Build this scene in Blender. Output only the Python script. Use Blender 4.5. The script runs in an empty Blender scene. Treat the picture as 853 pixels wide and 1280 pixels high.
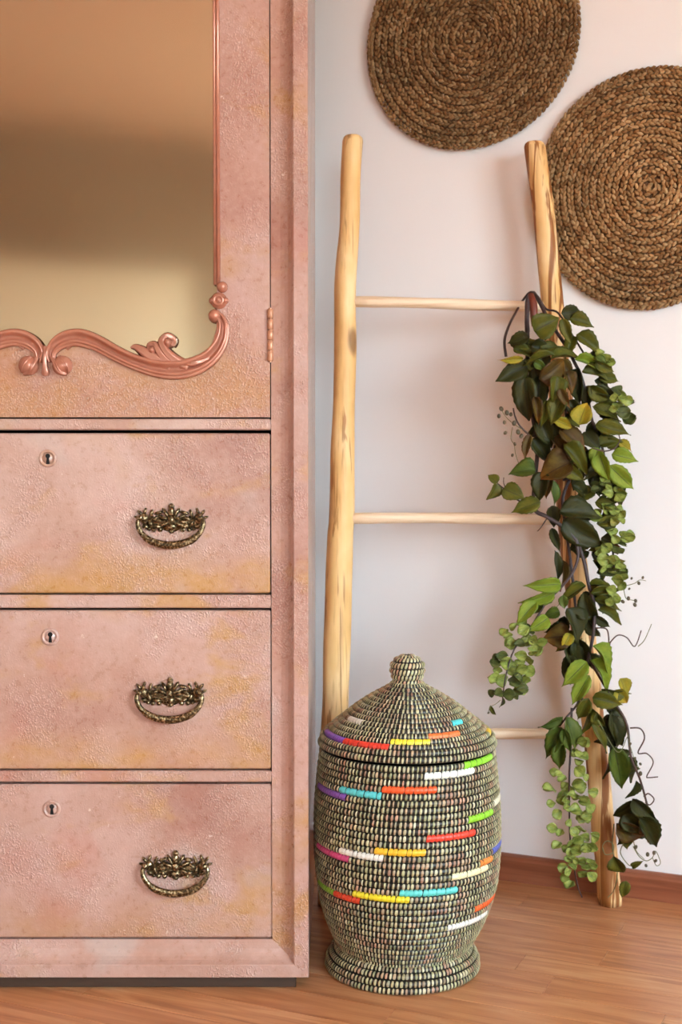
import bpy, math, random
from mathutils import Vector, Matrix, noise
R = math.radians
scene = bpy.context.scene
col = scene.collection

# ---------------------------------------------------------------- camera, world, exposure
F_PX = 1600.0                      # focal length in pixels of the 853x1280 frame
CAM_H = 0.743
PITCH = math.atan2(60.0, F_PX)
cam_d = bpy.data.cameras.new('camera')
cam = bpy.data.objects.new('camera', cam_d); col.objects.link(cam)
cam.location = (0, 0, CAM_H)
cam.rotation_euler = (math.pi / 2 - PITCH, 0, 0)
cam_d.sensor_fit = 'VERTICAL'; cam_d.sensor_height = 24.0
cam_d.lens = F_PX / 1280.0 * 24.0
cam_d.clip_start = 0.01
cam_d.dof.use_dof = True; cam_d.dof.focus_distance = 1.80; cam_d.dof.aperture_fstop = 5.0
scene.camera = cam

SKY_STRENGTH = 33.5
world = bpy.data.worlds.new('daylight'); scene.world = world
world.use_nodes = True
wn = world.node_tree
bg = wn.nodes['Background']
tcw = wn.nodes.new('ShaderNodeTexCoord'); sepw = wn.nodes.new('ShaderNodeSeparateXYZ')
rampw = wn.nodes.new('ShaderNodeValToRGB')
wn.links.new(tcw.outputs['Generated'], sepw.inputs[0])
mapw = wn.nodes.new('ShaderNodeMapRange'); mapw.inputs[1].default_value = -1; mapw.inputs[2].default_value = 1
wn.links.new(sepw.outputs[2], mapw.inputs[0]); wn.links.new(mapw.outputs[0], rampw.inputs[0])
e = rampw.color_ramp.elements
e[0].position = 0.44; e[0].color = (0.34, 0.33, 0.30, 1)       # ground outside
e[1].position = 0.53; e[1].color = (0.76, 0.89, 1.0, 1)        # hazy overcast sky
e2 = rampw.color_ramp.elements.new(1.0); e2.color = (0.58, 0.78, 1.0, 1)
wn.links.new(rampw.outputs[0], bg.inputs['Color'])
bg.inputs['Strength'].default_value = SKY_STRENGTH
scene.view_settings.view_transform = 'Standard'
scene.view_settings.look = 'None'
scene.view_settings.exposure = 0.08
scene.view_settings.gamma = 1.0
scene.view_settings.use_curve_mapping = False
scene.cycles.use_denoising = True
scene.cycles.max_bounces = 10; scene.cycles.diffuse_bounces = 6
scene.cycles.caustics_reflective = False; scene.cycles.caustics_refractive = False

def P(px, py, y):
    """world point at depth y seen at a pixel of the 853x1280 photograph"""
    dx = (px - 426.5) / F_PX; dy = (640.0 - py) / F_PX
    d = Vector((dx, math.cos(PITCH) + dy * math.sin(PITCH), -math.sin(PITCH) + dy * math.cos(PITCH)))
    return Vector((0, 0, CAM_H)) + d * (y / d.y)
def proj(p):
    q = Vector(p) - Vector((0, 0, CAM_H))
    dep = q.y * math.cos(PITCH) - q.z * math.sin(PITCH)
    up = q.y * math.sin(PITCH) + q.z * math.cos(PITCH)
    return 426.5 + F_PX * q.x / dep, 640.0 - F_PX * up / dep

# room axes: U runs along the wall behind the ladder (to the right, nearer), V from that wall into the room
TH = R(24.0)
U = Vector((math.cos(TH), -math.sin(TH), 0)); V = Vector((-math.sin(TH), -math.cos(TH), 0)); Zv = Vector((0, 0, 1))
W0 = Vector((0.2834, 2.262, 0)) - V * 0.013
def rm(u, v, z): return W0 + U * u + V * v + Zv * z
U0, U1, V1, HC = -1.45, 2.25, 5.65, 2.5
def wall_y(px):                    # depth of the back wall along a pixel column
    k = (px - 426.5) / F_PX
    # point (k*y, y): (p-W0).V = 0
    return (W0.x * V.x + W0.y * V.y) / (k * V.x + V.y)

# ---------------------------------------------------------------- materials
def lin(c):
    c = c / 255.0
    return c / 12.92 if c <= 0.04045 else ((c + 0.055) / 1.055) ** 2.4
def srgb(r, g, b): return (lin(r), lin(g), lin(b), 1.0)

class NT:
    def __init__(s, name):
        s.m = bpy.data.materials.new(name); s.m.use_nodes = True
        s.t = s.m.node_tree; s.b = s.t.nodes['Principled BSDF']
        s._tc = None
    def n(s, typ, **kw):
        o = s.t.nodes.new('ShaderNode' + typ)
        for k, v in kw.items(): setattr(o, k, v)
        return o
    def l(s, a, b): s.t.links.new(a, b)
    def tc(s, out='Object'):
        if s._tc is None: s._tc = s.n('TexCoord')
        return s._tc.outputs[out]
    def mapping(s, src, scale=(1, 1, 1), rot=(0, 0, 0), loc=(0, 0, 0)):
        m = s.n('Mapping'); s.l(src, m.inputs[0])
        m.inputs['Scale'].default_value = scale; m.inputs['Rotation'].default_value = rot; m.inputs['Location'].default_value = loc
        return m.outputs[0]
    def noise(s, vec, scale, detail=4, rough=0.55, dist=0.0):
        o = s.n('TexNoise'); s.l(vec, o.inputs['Vector'])
        o.inputs['Scale'].default_value = scale; o.inputs['Detail'].default_value = detail
        o.inputs['Roughness'].default_value = rough; o.inputs['Distortion'].default_value = dist
        return o.outputs['Fac']
    def vor(s, vec, scale, feature='F1', out='Distance', rnd=1.0):
        o = s.n('TexVoronoi', feature=feature); s.l(vec, o.inputs['Vector']); o.inputs['Scale'].default_value = scale
        o.inputs['Randomness'].default_value = rnd
        return o.outputs[out]
    def ramp(s, fac, stops, interp='LINEAR'):
        o = s.n('ValToRGB'); s.l(fac, o.inputs[0]); cr = o.color_ramp; cr.interpolation = interp
        while len(cr.elements) < len(stops): cr.elements.new(0.5)
        for el, (p, c) in zip(cr.elements, stops):
            el.position = p; el.color = c if len(c) == 4 else (*c, 1)
        return o.outputs[0]
    def step(s, fac, a, b):
        o = s.n('MapRange', interpolation_type='SMOOTHSTEP'); s.l(fac, o.inputs[0])
        o.inputs[1].default_value = a; o.inputs[2].default_value = b
        return o.outputs[0]
    def math(s, op, a, b=None):
        o = s.n('Math', operation=op)
        for i, x in enumerate((a, b)):
            if x is None: continue
            if isinstance(x, (int, float)): o.inputs[i].default_value = x
            else: s.l(x, o.inputs[i])
        return o.outputs[0]
    def mix(s, fac, a, b, blend='MIX'):
        o = s.n('Mix', data_type='RGBA', blend_type=blend)
        for i, x in ((0, fac), (6, a), (7, b)):
            if isinstance(x, (int, float)): o.inputs[i].default_value = x
            elif isinstance(x, tuple): o.inputs[i].default_value = x
            else: s.l(x, o.inputs[i])
        return o.outputs[2]
    def bump(s, h, strength, dist=0.001, prev=None):
        o = s.n('Bump'); s.l(h, o.inputs['Height'])
        o.inputs['Strength'].default_value = strength; o.inputs['Distance'].default_value = dist
        if prev is not None: s.l(prev, o.inputs['Normal'])
        return o.outputs[0]
    def fin(s, color=None, rough=0.5, normal=None, metal=0.0, spec=None, **kw):
        if color is not None:
            if isinstance(color, tuple): s.b.inputs['Base Color'].default_value = color
            else: s.l(color, s.b.inputs['Base Color'])
        if isinstance(rough, (int, float)): s.b.inputs['Roughness'].default_value = rough
        else: s.l(rough, s.b.inputs['Roughness'])
        if normal is not None: s.l(normal, s.b.inputs['Normal'])
        s.b.inputs['Metallic'].default_value = metal
        if spec is not None: s.b.inputs['Specular IOR Level'].default_value = spec
        for k, v in kw.items(): s.b.inputs[k].default_value = v
        return s.m

M = {}
# wall plaster
t = NT('plaster_white'); v = t.tc()
n1 = t.noise(v, 1.3, 3); n2 = t.noise(v, 260, 3)
M['plaster'] = t.fin(t.mix(n1, srgb(234, 231, 231), srgb(239, 237, 237)), 0.75, t.bump(n2, 0.10, 0.001))
t = NT('plaster_warm'); v = t.tc()
M['plaster_warm'] = t.fin(t.mix(t.noise(v, 1.1, 3), srgb(222, 212, 204), srgb(228, 218, 210)), 0.8)
t = NT('plaster_taupe'); v = t.tc()
M['taupe'] = t.fin(t.mix(t.noise(v, 1.1, 3), srgb(166, 150, 132), srgb(174, 158, 140)), 0.8)
t = NT('ceiling_paint'); v = t.tc()
M['ceiling'] = t.fin(t.mix(t.noise(v, 0.8, 2), srgb(238, 204, 182), srgb(240, 208, 186)), 0.85)
t = NT('window_white'); M['white'] = t.fin(srgb(236, 236, 232), 0.35)
t = NT('cream_lacquer'); v = t.tc()
M['cream'] = t.fin(t.mix(t.noise(v, 3, 3), srgb(246, 242, 222), srgb(242, 236, 214)), 0.4)
# glass pane: thin, lets daylight through
t = NT('window_glass')
gl = t.n('BsdfGlossy'); gl.inputs['Roughness'].default_value = 0.02
tr = t.n('BsdfTransparent'); tr.inputs[0].default_value = (0.96, 0.98, 0.97, 1)
mx = t.n('MixShader'); mx.inputs[0].default_value = 0.06
t.l(tr.outputs[0], mx.inputs[1]); t.l(gl.outputs[0], mx.inputs[2])
t.l(mx.outputs[0], t.t.nodes['Material Output'].inputs[0]); M['glass'] = t.m

# laminate strips (x along the strip)
def laminate(name, tint):
    t = NT(name); v = t.tc()
    oi = t.n('ObjectInfo')
    off = t.n('VectorMath', operation='MULTIPLY_ADD'); t.l(v, off.inputs[0]); off.inputs[1].default_value = (1, 1, 1)
    cmb = t.n('CombineXYZ'); t.l(oi.outputs['Random'], cmb.inputs[0]); t.l(oi.outputs['Random'], cmb.inputs[1])
    sc = t.n('VectorMath', operation='SCALE'); t.l(cmb.outputs[0], sc.inputs[0]); sc.inputs['Scale'].default_value = 37.0
    t.l(sc.outputs[0], off.inputs[2])
    g = t.mapping(off.outputs[0], (2.0, 26, 6))
    a = t.noise(g, 2.0, 5, 0.6, 0.8); b = t.noise(t.mapping(off.outputs[0], (10, 320, 10)), 1.0, 3)
    c = t.ramp(a, [(0.28, srgb(140, 88, 54)), (0.42, srgb(174, 116, 74)), (0.56, srgb(195, 139, 94)), (0.75, srgb(208, 162, 118))])
    c = t.mix(t.math('MULTIPLY', t.step(b, 0.55, 0.75), 0.20), c, srgb(140, 84, 52))
    c = t.mix(t.math('MULTIPLY', oi.outputs['Random'], 0.30), c, tint)
    rg = t.noise(v, 40, 2)
    o = t.n('MapRange'); t.l(rg, o.inputs[0]); o.inputs[3].default_value = 0.26; o.inputs[4].default_value = 0.40
    return t.fin(c, o.outputs[0], t.bump(b, 0.05, 0.0005), spec=0.5)
M['laminate'] = laminate('laminate_beech', srgb(160, 96, 60))
t = NT('laminate_far'); v = t.tc()
br = t.n('TexBrick', offset=0.37, squash=1.0); t.l(v, br.inputs['Vector'])
br.inputs['Scale'].default_value = 1.0; br.inputs['Brick Width'].default_value = 0.46; br.inputs['Row Height'].default_value = 0.066
br.inputs['Mortar Size'].default_value = 0.0006
br.inputs['Color1'].default_value = srgb(190, 130, 90); br.inputs['Color2'].default_value = srgb(172, 110, 74); br.inputs['Mortar'].default_value = srgb(120, 72, 46)
M['laminate_far'] = t.fin(br.outputs['Color'], 0.34)
t = NT('baseboard_wood'); v = t.tc()
a = t.noise(t.mapping(v, (3, 60, 60)), 1.5, 4, 0.6, 0.5)
M['baseboard'] = t.fin(t.ramp(a, [(0.3, srgb(120, 66, 44)), (0.55, srgb(144, 84, 58)), (0.8, srgb(158, 98, 70))]), 0.38)
t = NT('dark_subfloor'); M['subfloor'] = t.fin(srgb(84, 50, 32), 0.7)

# antiqued pink paint, crackled and blistered; 'zone' shifts the mottling
def pink(name, seed, ochre_bottom=0.0, red=0.0, blister=1.0, zhi=0.34):
    t = NT(name); v = t.tc()
    vs = t.mapping(v, (1, 1, 1), loc=(seed * 1.7, seed * 0.9, seed * 2.3))
    big = t.noise(vs, 5.5, 3, 0.55, 0.3); mid = t.noise(t.mapping(vs, (1, 1, 1.5), loc=(3, 7, 1)), 9.0, 4, 0.6, 0.4)
    pat = t.noise(t.mapping(vs, loc=(9, 2, 5)), 6.5, 3, 0.5, 0.3)
    fine = t.noise(vs, 120, 3)
    c = t.ramp(big, [(0.28, srgb(156, 110, 95)), (0.46, srgb(174, 135, 119)), (0.62, srgb(184, 150, 138)), (0.78, srgb(174, 136, 106))])
    c = t.mix(t.math('MULTIPLY', t.step(mid, 0.52, 0.72), 0.9), c, srgb(176, 132, 80))
    c = t.mix(t.math('MULTIPLY', t.step(pat, 0.60, 0.76), 0.65), c, srgb(178, 162, 154))
    c = t.mix(t.math('MULTIPLY', t.step(pat, 0.42, 0.26), 0.5), c, srgb(176, 114, 98))
    if ochre_bottom:
        gz = t.n('SeparateXYZ'); t.l(t.tc('Generated'), gz.inputs[0])
        gm = t.math('MULTIPLY', t.step(gz.outputs[2], zhi, zhi * 0.12), t.step(mid, 0.30, 0.60))
        c = t.mix(t.math('MULTIPLY', gm, ochre_bottom), c, srgb(176, 128, 68))
    if red:
        c = t.mix(red, c, srgb(160, 96, 80))
    c = t.mix(t.math('MULTIPLY', t.step(fine, 0.45, 0.75), 0.16), c, srgb(210, 178, 164))
    chip_glints = t.step(t.noise(t.mapping(vs, loc=(2, 9, 4)), 52, 4, 0.7), 0.69, 0.72)
    c = t.mix(t.math('MULTIPLY', chip_glints, 0.6), c, srgb(226, 208, 194))  # cream paint chips that also put white glints into the colour
    # relief: vertical brush marks, blisters in patches, crackle
    brush = t.noise(t.mapping(vs, (420, 420, 30)), 1.0, 2)
    mask = t.step(t.noise(t.mapping(vs, loc=(1, 4, 8)), 8.0, 3, 0.6), 0.46, 0.60)
    vd = t.n('VectorMath', operation='MULTIPLY_ADD'); t.l(vs, vd.inputs[0]); vd.inputs[1].default_value = (1, 1, 1)
    wn_ = t.n('TexNoise'); t.l(vs, wn_.inputs['Vector']); wn_.inputs['Scale'].default_value = 150
    sc = t.n('VectorMath', operation='SCALE'); t.l(wn_.outputs['Color'], sc.inputs[0]); sc.inputs['Scale'].default_value = 0.006
    t.l(sc.outputs[0], vd.inputs[2])
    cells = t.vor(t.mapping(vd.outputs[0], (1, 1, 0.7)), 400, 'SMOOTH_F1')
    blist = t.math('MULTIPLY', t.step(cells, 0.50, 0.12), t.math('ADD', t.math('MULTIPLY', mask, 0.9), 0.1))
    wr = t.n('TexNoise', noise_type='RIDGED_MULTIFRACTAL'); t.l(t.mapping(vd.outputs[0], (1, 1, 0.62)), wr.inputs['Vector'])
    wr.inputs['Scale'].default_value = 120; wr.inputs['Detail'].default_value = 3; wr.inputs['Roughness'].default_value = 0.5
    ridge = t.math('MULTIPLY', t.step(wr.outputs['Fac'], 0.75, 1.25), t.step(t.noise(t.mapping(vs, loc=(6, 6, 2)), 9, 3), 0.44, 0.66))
    c = t.mix(t.math('MULTIPLY', ridge, 0.40), c, srgb(232, 208, 194))  # ridge crests tinted pale, glints painted into the colour
    c = t.mix(t.math('MULTIPLY', blist, 0.16), c, srgb(226, 200, 184))  # blister tops get the same painted glint, fainter
    nb = t.bump(brush, 0.16, 0.0006)
    nb = t.bump(blist, 0.9 * blister, 0.0011, nb)
    nb = t.bump(ridge, 0.75 * blister, 0.0013, nb)
    rr = t.n('MapRange'); t.l(fine, rr.inputs[0]); rr.inputs[3].default_value = 0.20; rr.inputs[4].default_value = 0.40
    t.b.inputs['Coat Weight'].default_value = 0.6; t.b.inputs['Coat Roughness'].default_value = 0.12
    return t.fin(c, rr.outputs[0], nb, spec=0.55)
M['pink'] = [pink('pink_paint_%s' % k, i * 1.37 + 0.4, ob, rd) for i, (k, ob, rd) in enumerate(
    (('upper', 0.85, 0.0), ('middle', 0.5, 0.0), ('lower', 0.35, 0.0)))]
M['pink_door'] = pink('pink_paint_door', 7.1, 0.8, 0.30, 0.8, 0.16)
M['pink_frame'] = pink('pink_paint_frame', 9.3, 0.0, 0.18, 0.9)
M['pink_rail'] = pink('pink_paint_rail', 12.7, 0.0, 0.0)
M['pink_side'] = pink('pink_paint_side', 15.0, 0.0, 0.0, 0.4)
t = NT('rose_gold_paint'); v = t.tc()
a = t.noise(v, 60, 3); b = t.noise(v, 400, 2)
M['rose'] = t.fin(t.mix(a, srgb(172, 108, 86), srgb(196, 136, 112)), 0.22, t.bump(b, 0.15, 0.0006), metal=0.3, spec=0.6)
t = NT('plinth_wood'); v = t.tc()
M['plinth'] = t.fin(t.mix(t.noise(t.mapping(v, (4, 60, 60)), 2, 4), srgb(46, 30, 20), srgb(76, 54, 38)), 0.6)
t = NT('old_inner_wood'); M['inner'] = t.fin(srgb(46, 28, 20), 0.85)
t = NT('old_mirror'); v = t.tc()
M['mirror'] = t.fin(srgb(186, 172, 152), 0.09, metal=1.0)
t = NT('antique_brass'); v = t.tc()
a = t.noise(v, 300, 3); b = t.noise(v, 900, 2)
M['brass'] = t.fin(t.ramp(a, [(0.38, srgb(56, 44, 30)), (0.52, srgb(112, 92, 62)), (0.68, srgb(206, 186, 146))]), 0.30, t.bump(b, 0.3, 0.0006), metal=0.85)
t = NT('dark_hole'); M['hole'] = t.fin(srgb(14, 10, 9), 0.9)
t = NT('hinge_bronze'); v = t.tc()
M['hinge'] = t.fin(t.mix(t.noise(v, 200, 3), srgb(206, 150, 120), srgb(168, 118, 84)), 0.35, metal=0.3)

# ladder wood
def rail_wood(name, seed, dark):
    t = NT(name); v = t.mapping(t.tc(), loc=(seed, seed, seed))
    a = t.noise(t.mapping(v, (75, 75, 3.0)), 1.0, 3, 0.6, 0.7); b = t.noise(t.mapping(v, (190, 190, 6)), 1.0, 3); p = t.noise(t.mapping(v, (1, 1, .5)), 14, 3)
    c = t.ramp(p, [(0.3, srgb(212, 164, 100)), (0.5, srgb(230, 188, 126)), (0.7, srgb(240, 208, 156))])
    c = t.mix(t.math('MULTIPLY', t.step(a, 0.585 - 0.07 * dark, 0.65 - 0.06 * dark), 0.62 + 0.25 * dark), c, srgb(140, 82, 36))
    c = t.mix(t.math('MULTIPLY', t.step(b, 0.52, 0.70), 0.38), c, srgb(170, 118, 62))
    c = t.mix(t.math('MULTIPLY', t.step(t.vor(t.mapping(v, (1, 1, 0.4)), 15), 0.20, 0.09), 0.75), c, srgb(104, 62, 32))
    return t.fin(c, 0.5, t.bump(a, 0.4, 0.002), spec=0.35)
M['rail_a'] = rail_wood('peeled_wood_pale', 2.0, 0.25)
M['rail_b'] = rail_wood('peeled_wood_streaked', 5.0, 1.35)
t = NT('rung_wood'); v = t.tc()
a = t.noise(t.mapping(v, (7, 160, 160)), 1.0, 4, 0.6, 0.3)
M['rung'] = t.fin(t.ramp(a, [(0.3, srgb(206, 172, 134)), (0.5, srgb(230, 204, 172)), (0.75, srgb(240, 220, 192))]), 0.5, t.bump(a, 0.15, 0.001))

# basket
def attr_mat(name, rough, bump_scale, bump_s, spec=0.5):
    t = NT(name); at = t.n('Attribute', attribute_name='tint'); v = t.tc()
    n_ = t.noise(v, bump_scale, 2)
    c = t.mix(t.math('MULTIPLY', n_, 0.35), at.outputs['Color'], (0.02, 0.018, 0.012, 1))
    return t.fin(c, rough, t.bump(n_, bump_s, 0.0006), spec=spec)
M['straw'] = attr_mat('straw_stitch', 0.45, 700, 0.3)
t = NT('black_cord'); v = t.tc()
M['cord'] = t.fin(t.mix(t.noise(v, 90, 3), srgb(14, 14, 13), srgb(44, 38, 30)), 0.42, t.bump(t.noise(t.mapping(v, (1, 1, 1)), 900, 2), 0.25, 0.0006))
_acc = {}
def accent(rgb):
    if rgb not in _acc:
        t = NT('plastic_wrap_%02x%02x%02x' % rgb); v = t.tc()
        _acc[rgb] = t.fin(t.mix(t.noise(v, 500, 2), srgb(*[int(c * 0.9) for c in rgb]), srgb(*rgb)), 0.32)
    return _acc[rgb]

# jute
M['jute'] = attr_mat('jute_braid', 0.8, 900, 0.6, 0.2)
t = NT('jute_backing'); M['jute_back'] = t.fin(srgb(96, 68, 42), 0.9)

# foliage
def leaf_mat(name, c1, c2, vein, tip=None, rough=0.52):
    t = NT(name); uv = t.tc('UV'); oi = t.n('ObjectInfo')
    sx = t.n('SeparateXYZ'); t.l(uv, sx.inputs[0])
    ax = t.math('ABSOLUTE', t.math('SUBTRACT', sx.outputs[0], 0.5))
    nn = t.noise(t.tc(), 2.2, 3, 0.6)
    c = t.mix(t.step(nn, 0.35, 0.68), srgb(*c1), srgb(*c2))
    c = t.mix(t.math('MULTIPLY', oi.outputs['Random'], 0.35), c, srgb(*c1))
    if tip: c = t.mix(t.math('MULTIPLY', t.step(sx.outputs[1], 0.55, 1.0), 0.8), c, srgb(*tip))
    # side veins slanting towards the tip
    w = t.math('FRACT', t.math('MULTIPLY', t.math('SUBTRACT', sx.outputs[1], t.math('MULTIPLY', ax, 0.9)), 8.0))
    vn = t.step(t.math('ABSOLUTE', t.math('SUBTRACT', w, 0.5)), 0.10, 0.0)
    c = t.mix(t.math('MULTIPLY', vn, 0.22), c, srgb(*vein))
    c = t.mix(t.math('MULTIPLY', t.step(ax, 0.032, 0.012), 0.85), c, srgb(*vein))
    m = t.fin(c, rough, t.bump(vn, 0.25, 0.03), spec=0.22)
    return m
M['leaf'] = {
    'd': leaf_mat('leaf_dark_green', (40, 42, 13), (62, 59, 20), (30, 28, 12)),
    'o': leaf_mat('leaf_olive', (66, 68, 16), (98, 92, 24), (48, 44, 14)),
    'b': leaf_mat('leaf_brown', (70, 46, 16), (90, 74, 26), (48, 32, 14), (118, 72, 18)),
    'l': leaf_mat('leaf_lime', (104, 122, 32), (132, 142, 48), (56, 50, 28)),
    'y': leaf_mat('leaf_yellow', (128, 120, 32), (162, 140, 42), (96, 80, 26), (176, 134, 32)),
    'g': leaf_mat('leaf_mid_green', (60, 74, 22), (88, 100, 34), (42, 44, 18)),
    's': leaf_mat('leaf_small_pale', (102, 114, 44), (154, 162, 82), (86, 94, 38), rough=0.34),
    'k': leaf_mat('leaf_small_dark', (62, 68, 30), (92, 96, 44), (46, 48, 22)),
}
t = NT('vine_bark'); v = t.tc()
M['vine'] = t.fin(t.mix(t.noise(v, 160, 3), srgb(40, 28, 30), srgb(74, 54, 52)), 0.55)
t = NT('tendril_brown'); M['tendril'] = t.fin(srgb(70, 44, 34), 0.5)
t = NT('twig_green'); M['twig'] = t.fin(srgb(104, 104, 62), 0.55)
t = NT('berry_olive'); M['berry'] = t.fin(srgb(76, 66, 44), 0.4)
t = NT('wrap_red_brown'); M['wrap'] = t.fin(srgb(112, 50, 34), 0.5)

# ---------------------------------------------------------------- mesh builder
class MB:
    def __init__(s): s.v = []; s.f = []; s.c = []; s.uv = None
    def add(s, vs, fs, c=None):
        o = len(s.v); s.v += [Vector(p) for p in vs]; s.f += [[o + i for i in f] for f in fs]
        s.c += [c] * len(fs)
    def box(s, a, b, ch=0.0, xf=None):
        (x0, y0, z0), (x1, y1, z1) = [min(p, q) for p, q in zip(a, b)], [max(p, q) for p, q in zip(a, b)]
        if ch <= 0:
            vs = [(x, y, z) for z in (z0, z1) for y in (y0, y1) for x in (x0, x1)]
            fs = [(0, 2, 3, 1), (4, 5, 7, 6), (0, 1, 5, 4), (2, 6, 7, 3), (0, 4, 6, 2), (1, 3, 7, 5)]
        else:
            c = ((x0 + x1) / 2, (y0 + y1) / 2, (z0 + z1) / 2); h = ((x1 - x0) / 2, (y1 - y0) / 2, (z1 - z0) / 2)
            vs = []; ix = {}
            for sx in (-1, 1):
                for sy in (-1, 1):
                    for sz in (-1, 1):
                        for ax in range(3):
                            sg = (sx, sy, sz)
                            p = [c[i] + sg[i] * (h[i] if i == ax else h[i] - ch) for i in range(3)]
                            ix[(sx, sy, sz, ax)] = len(vs); vs.append(p)
            fs = []
            for ax in range(3):
                i, j = [k for k in range(3) if k != ax]
                for sg in (-1, 1):
                    q = []
                    for a_, b_ in ((-1, -1), (1, -1), (1, 1), (-1, 1)):
                        k = [0, 0, 0]; k[ax] = sg; k[i] = a_; k[j] = b_
                        q.append(ix[(*k, ax)])
                    fs.append(q)
            for ax in range(3):                       # edges along ax
                i, j = [k for k in range(3) if k != ax]
                for a_ in (-1, 1):
                    for b_ in (-1, 1):
                        k0 = [0, 0, 0]; k0[ax] = -1; k0[i] = a_; k0[j] = b_
                        k1 = list(k0); k1[ax] = 1
                        fs.append([ix[(*k0, i)], ix[(*k1, i)], ix[(*k1, j)], ix[(*k0, j)]])
            for sx in (-1, 1):
                for sy in (-1, 1):
                    for sz in (-1, 1): fs.append([ix[(sx, sy, sz, a_)] for a_ in range(3)])
        if xf: vs = [xf(*p) for p in vs]
        s.add(vs, fs)
    def tube(s, path, rad, seg=8, cap=True, flat=None):
        path = [Vector(p) for p in path]; n = len(path)
        if not hasattr(rad, '__len__'): rad = [rad] * n
        vs = []; prev = None
        for i, p in enumerate(path):
            tg = (path[min(i + 1, n - 1)] - path[max(i - 1, 0)]).normalized()
            if prev is None:
                up = Vector((0, 1, 0)) if abs(tg.y) < 0.9 else Vector((1, 0, 0))
                a = tg.cross(up).normalized()
            else: a = (prev - tg * prev.dot(tg)).normalized()
            prev = a; b = tg.cross(a)
            for k in range(seg):
                q = 2 * math.pi * k / seg
                vs.append(p + (a * math.cos(q) + b * math.sin(q)) * rad[i])
        fs = [(i * seg + k, i * seg + (k + 1) % seg, (i + 1) * seg + (k + 1) % seg, (i + 1) * seg + k) for i in range(n - 1) for k in range(seg)]
        if cap: fs += [tuple(reversed(range(seg))), tuple(range((n - 1) * seg, n * seg))]
        s.add(vs, fs)
    def ell(s, c, r, seg=8, rings=6, rot=None, col=None):
        c = Vector(c); r = (r, r, r) if not hasattr(r, '__len__') else r
        vs = [Vector((0, 0, r[2]))]
        for i in range(1, rings):
            a = math.pi * i / rings
            for k in range(seg):
                q = 2 * math.pi * k / seg
                vs.append(Vector((r[0] * math.sin(a) * math.cos(q), r[1] * math.sin(a) * math.sin(q), r[2] * math.cos(a))))
        vs.append(Vector((0, 0, -r[2])))
        fs = [(0, 1 + k, 1 + (k + 1) % seg) for k in range(seg)]
        for i in range(rings - 2):
            for k in range(seg):
                a = 1 + i * seg; b = a + seg
                fs.append((a + k, b + k, b + (k + 1) % seg, a + (k + 1) % seg))
        a = 1 + (rings - 2) * seg; L = len(vs) - 1
        fs += [(a + k, L, a + (k + 1) % seg) for k in range(seg)]
        if rot is not None: vs = [rot @ p for p in vs]
        s.add([c + p for p in vs], fs, col)
    def lathe(s, prof, c, seg=96):
        c = Vector(c); vs = []; n = len(prof)
        for k in range(seg):
            q = 2 * math.pi * k / seg
            for r, z in prof: vs.append(c + Vector((r * math.cos(q), r * math.sin(q), z)))
        fs = [(k * n + i, ((k + 1) % seg) * n + i, ((k + 1) % seg) * n + i + 1, k * n + i + 1) for k in range(seg) for i in range(n - 1)]
        s.add(vs, fs)
    def torus(s, c, r, rc, seg=96, cs=8, rot=None):
        c = Vector(c); vs = []
        for k in range(seg):
            q = 2 * math.pi * k / seg
            for j in range(cs):
                a = 2 * math.pi * j / cs
                p = Vector(((r + rc * math.cos(a)) * math.cos(q), (r + rc * math.cos(a)) * math.sin(q), rc * math.sin(a)))
                if rot is not None: p = rot @ p
                vs.append(c + p)
        fs = [(k * cs + j, ((k + 1) % seg) * cs + j, ((k + 1) % seg) * cs + (j + 1) % cs, k * cs + (j + 1) % cs) for k in range(seg) for j in range(cs)]
        s.add(vs, fs)
    def prism(s, poly, y0, y1):       # polygon of (x,z), extruded in y
        n = len(poly)
        vs = [(x, y0, z) for x, z in poly] + [(x, y1, z) for x, z in poly]
        fs = [tuple(range(n)), tuple(reversed(range(n, 2 * n)))] + [(i, i + n, (i + 1) % n + n, (i + 1) % n) for i in range(n)]
        s.add(vs, fs)
    def build(s, name, mat, parent=None, smooth=False, origin=None, fixn=True):
        org = Vector(parent.matrix_world.translation) if (parent and origin is None) else Vector(origin or (0, 0, 0))
        me = bpy.data.meshes.new(name)
        me.from_pydata([tuple(p - org) for p in s.v], [], s.f)
        if fixn:
            import bmesh
            bm = bmesh.new(); bm.from_mesh(me); bmesh.ops.recalc_face_normals(bm, faces=bm.faces[:]); bm.to_mesh(me); bm.free()
        if smooth: me.polygons.foreach_set('use_smooth', [True] * len(me.polygons))
        if any(c is not None for c in s.c):
            ca = me.color_attributes.new('tint', 'FLOAT_COLOR', 'CORNER')
            arr = []
            for p in me.polygons: arr += list(s.c[p.index] or (0.5, 0.5, 0.5, 1)) * p.loop_total
            ca.data.foreach_set('color', arr)
        me.materials.append(mat)
        o = bpy.data.objects.new(name, me); col.objects.link(o)
        if parent: o.parent = parent
        else: o.location = org
        return o

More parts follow.
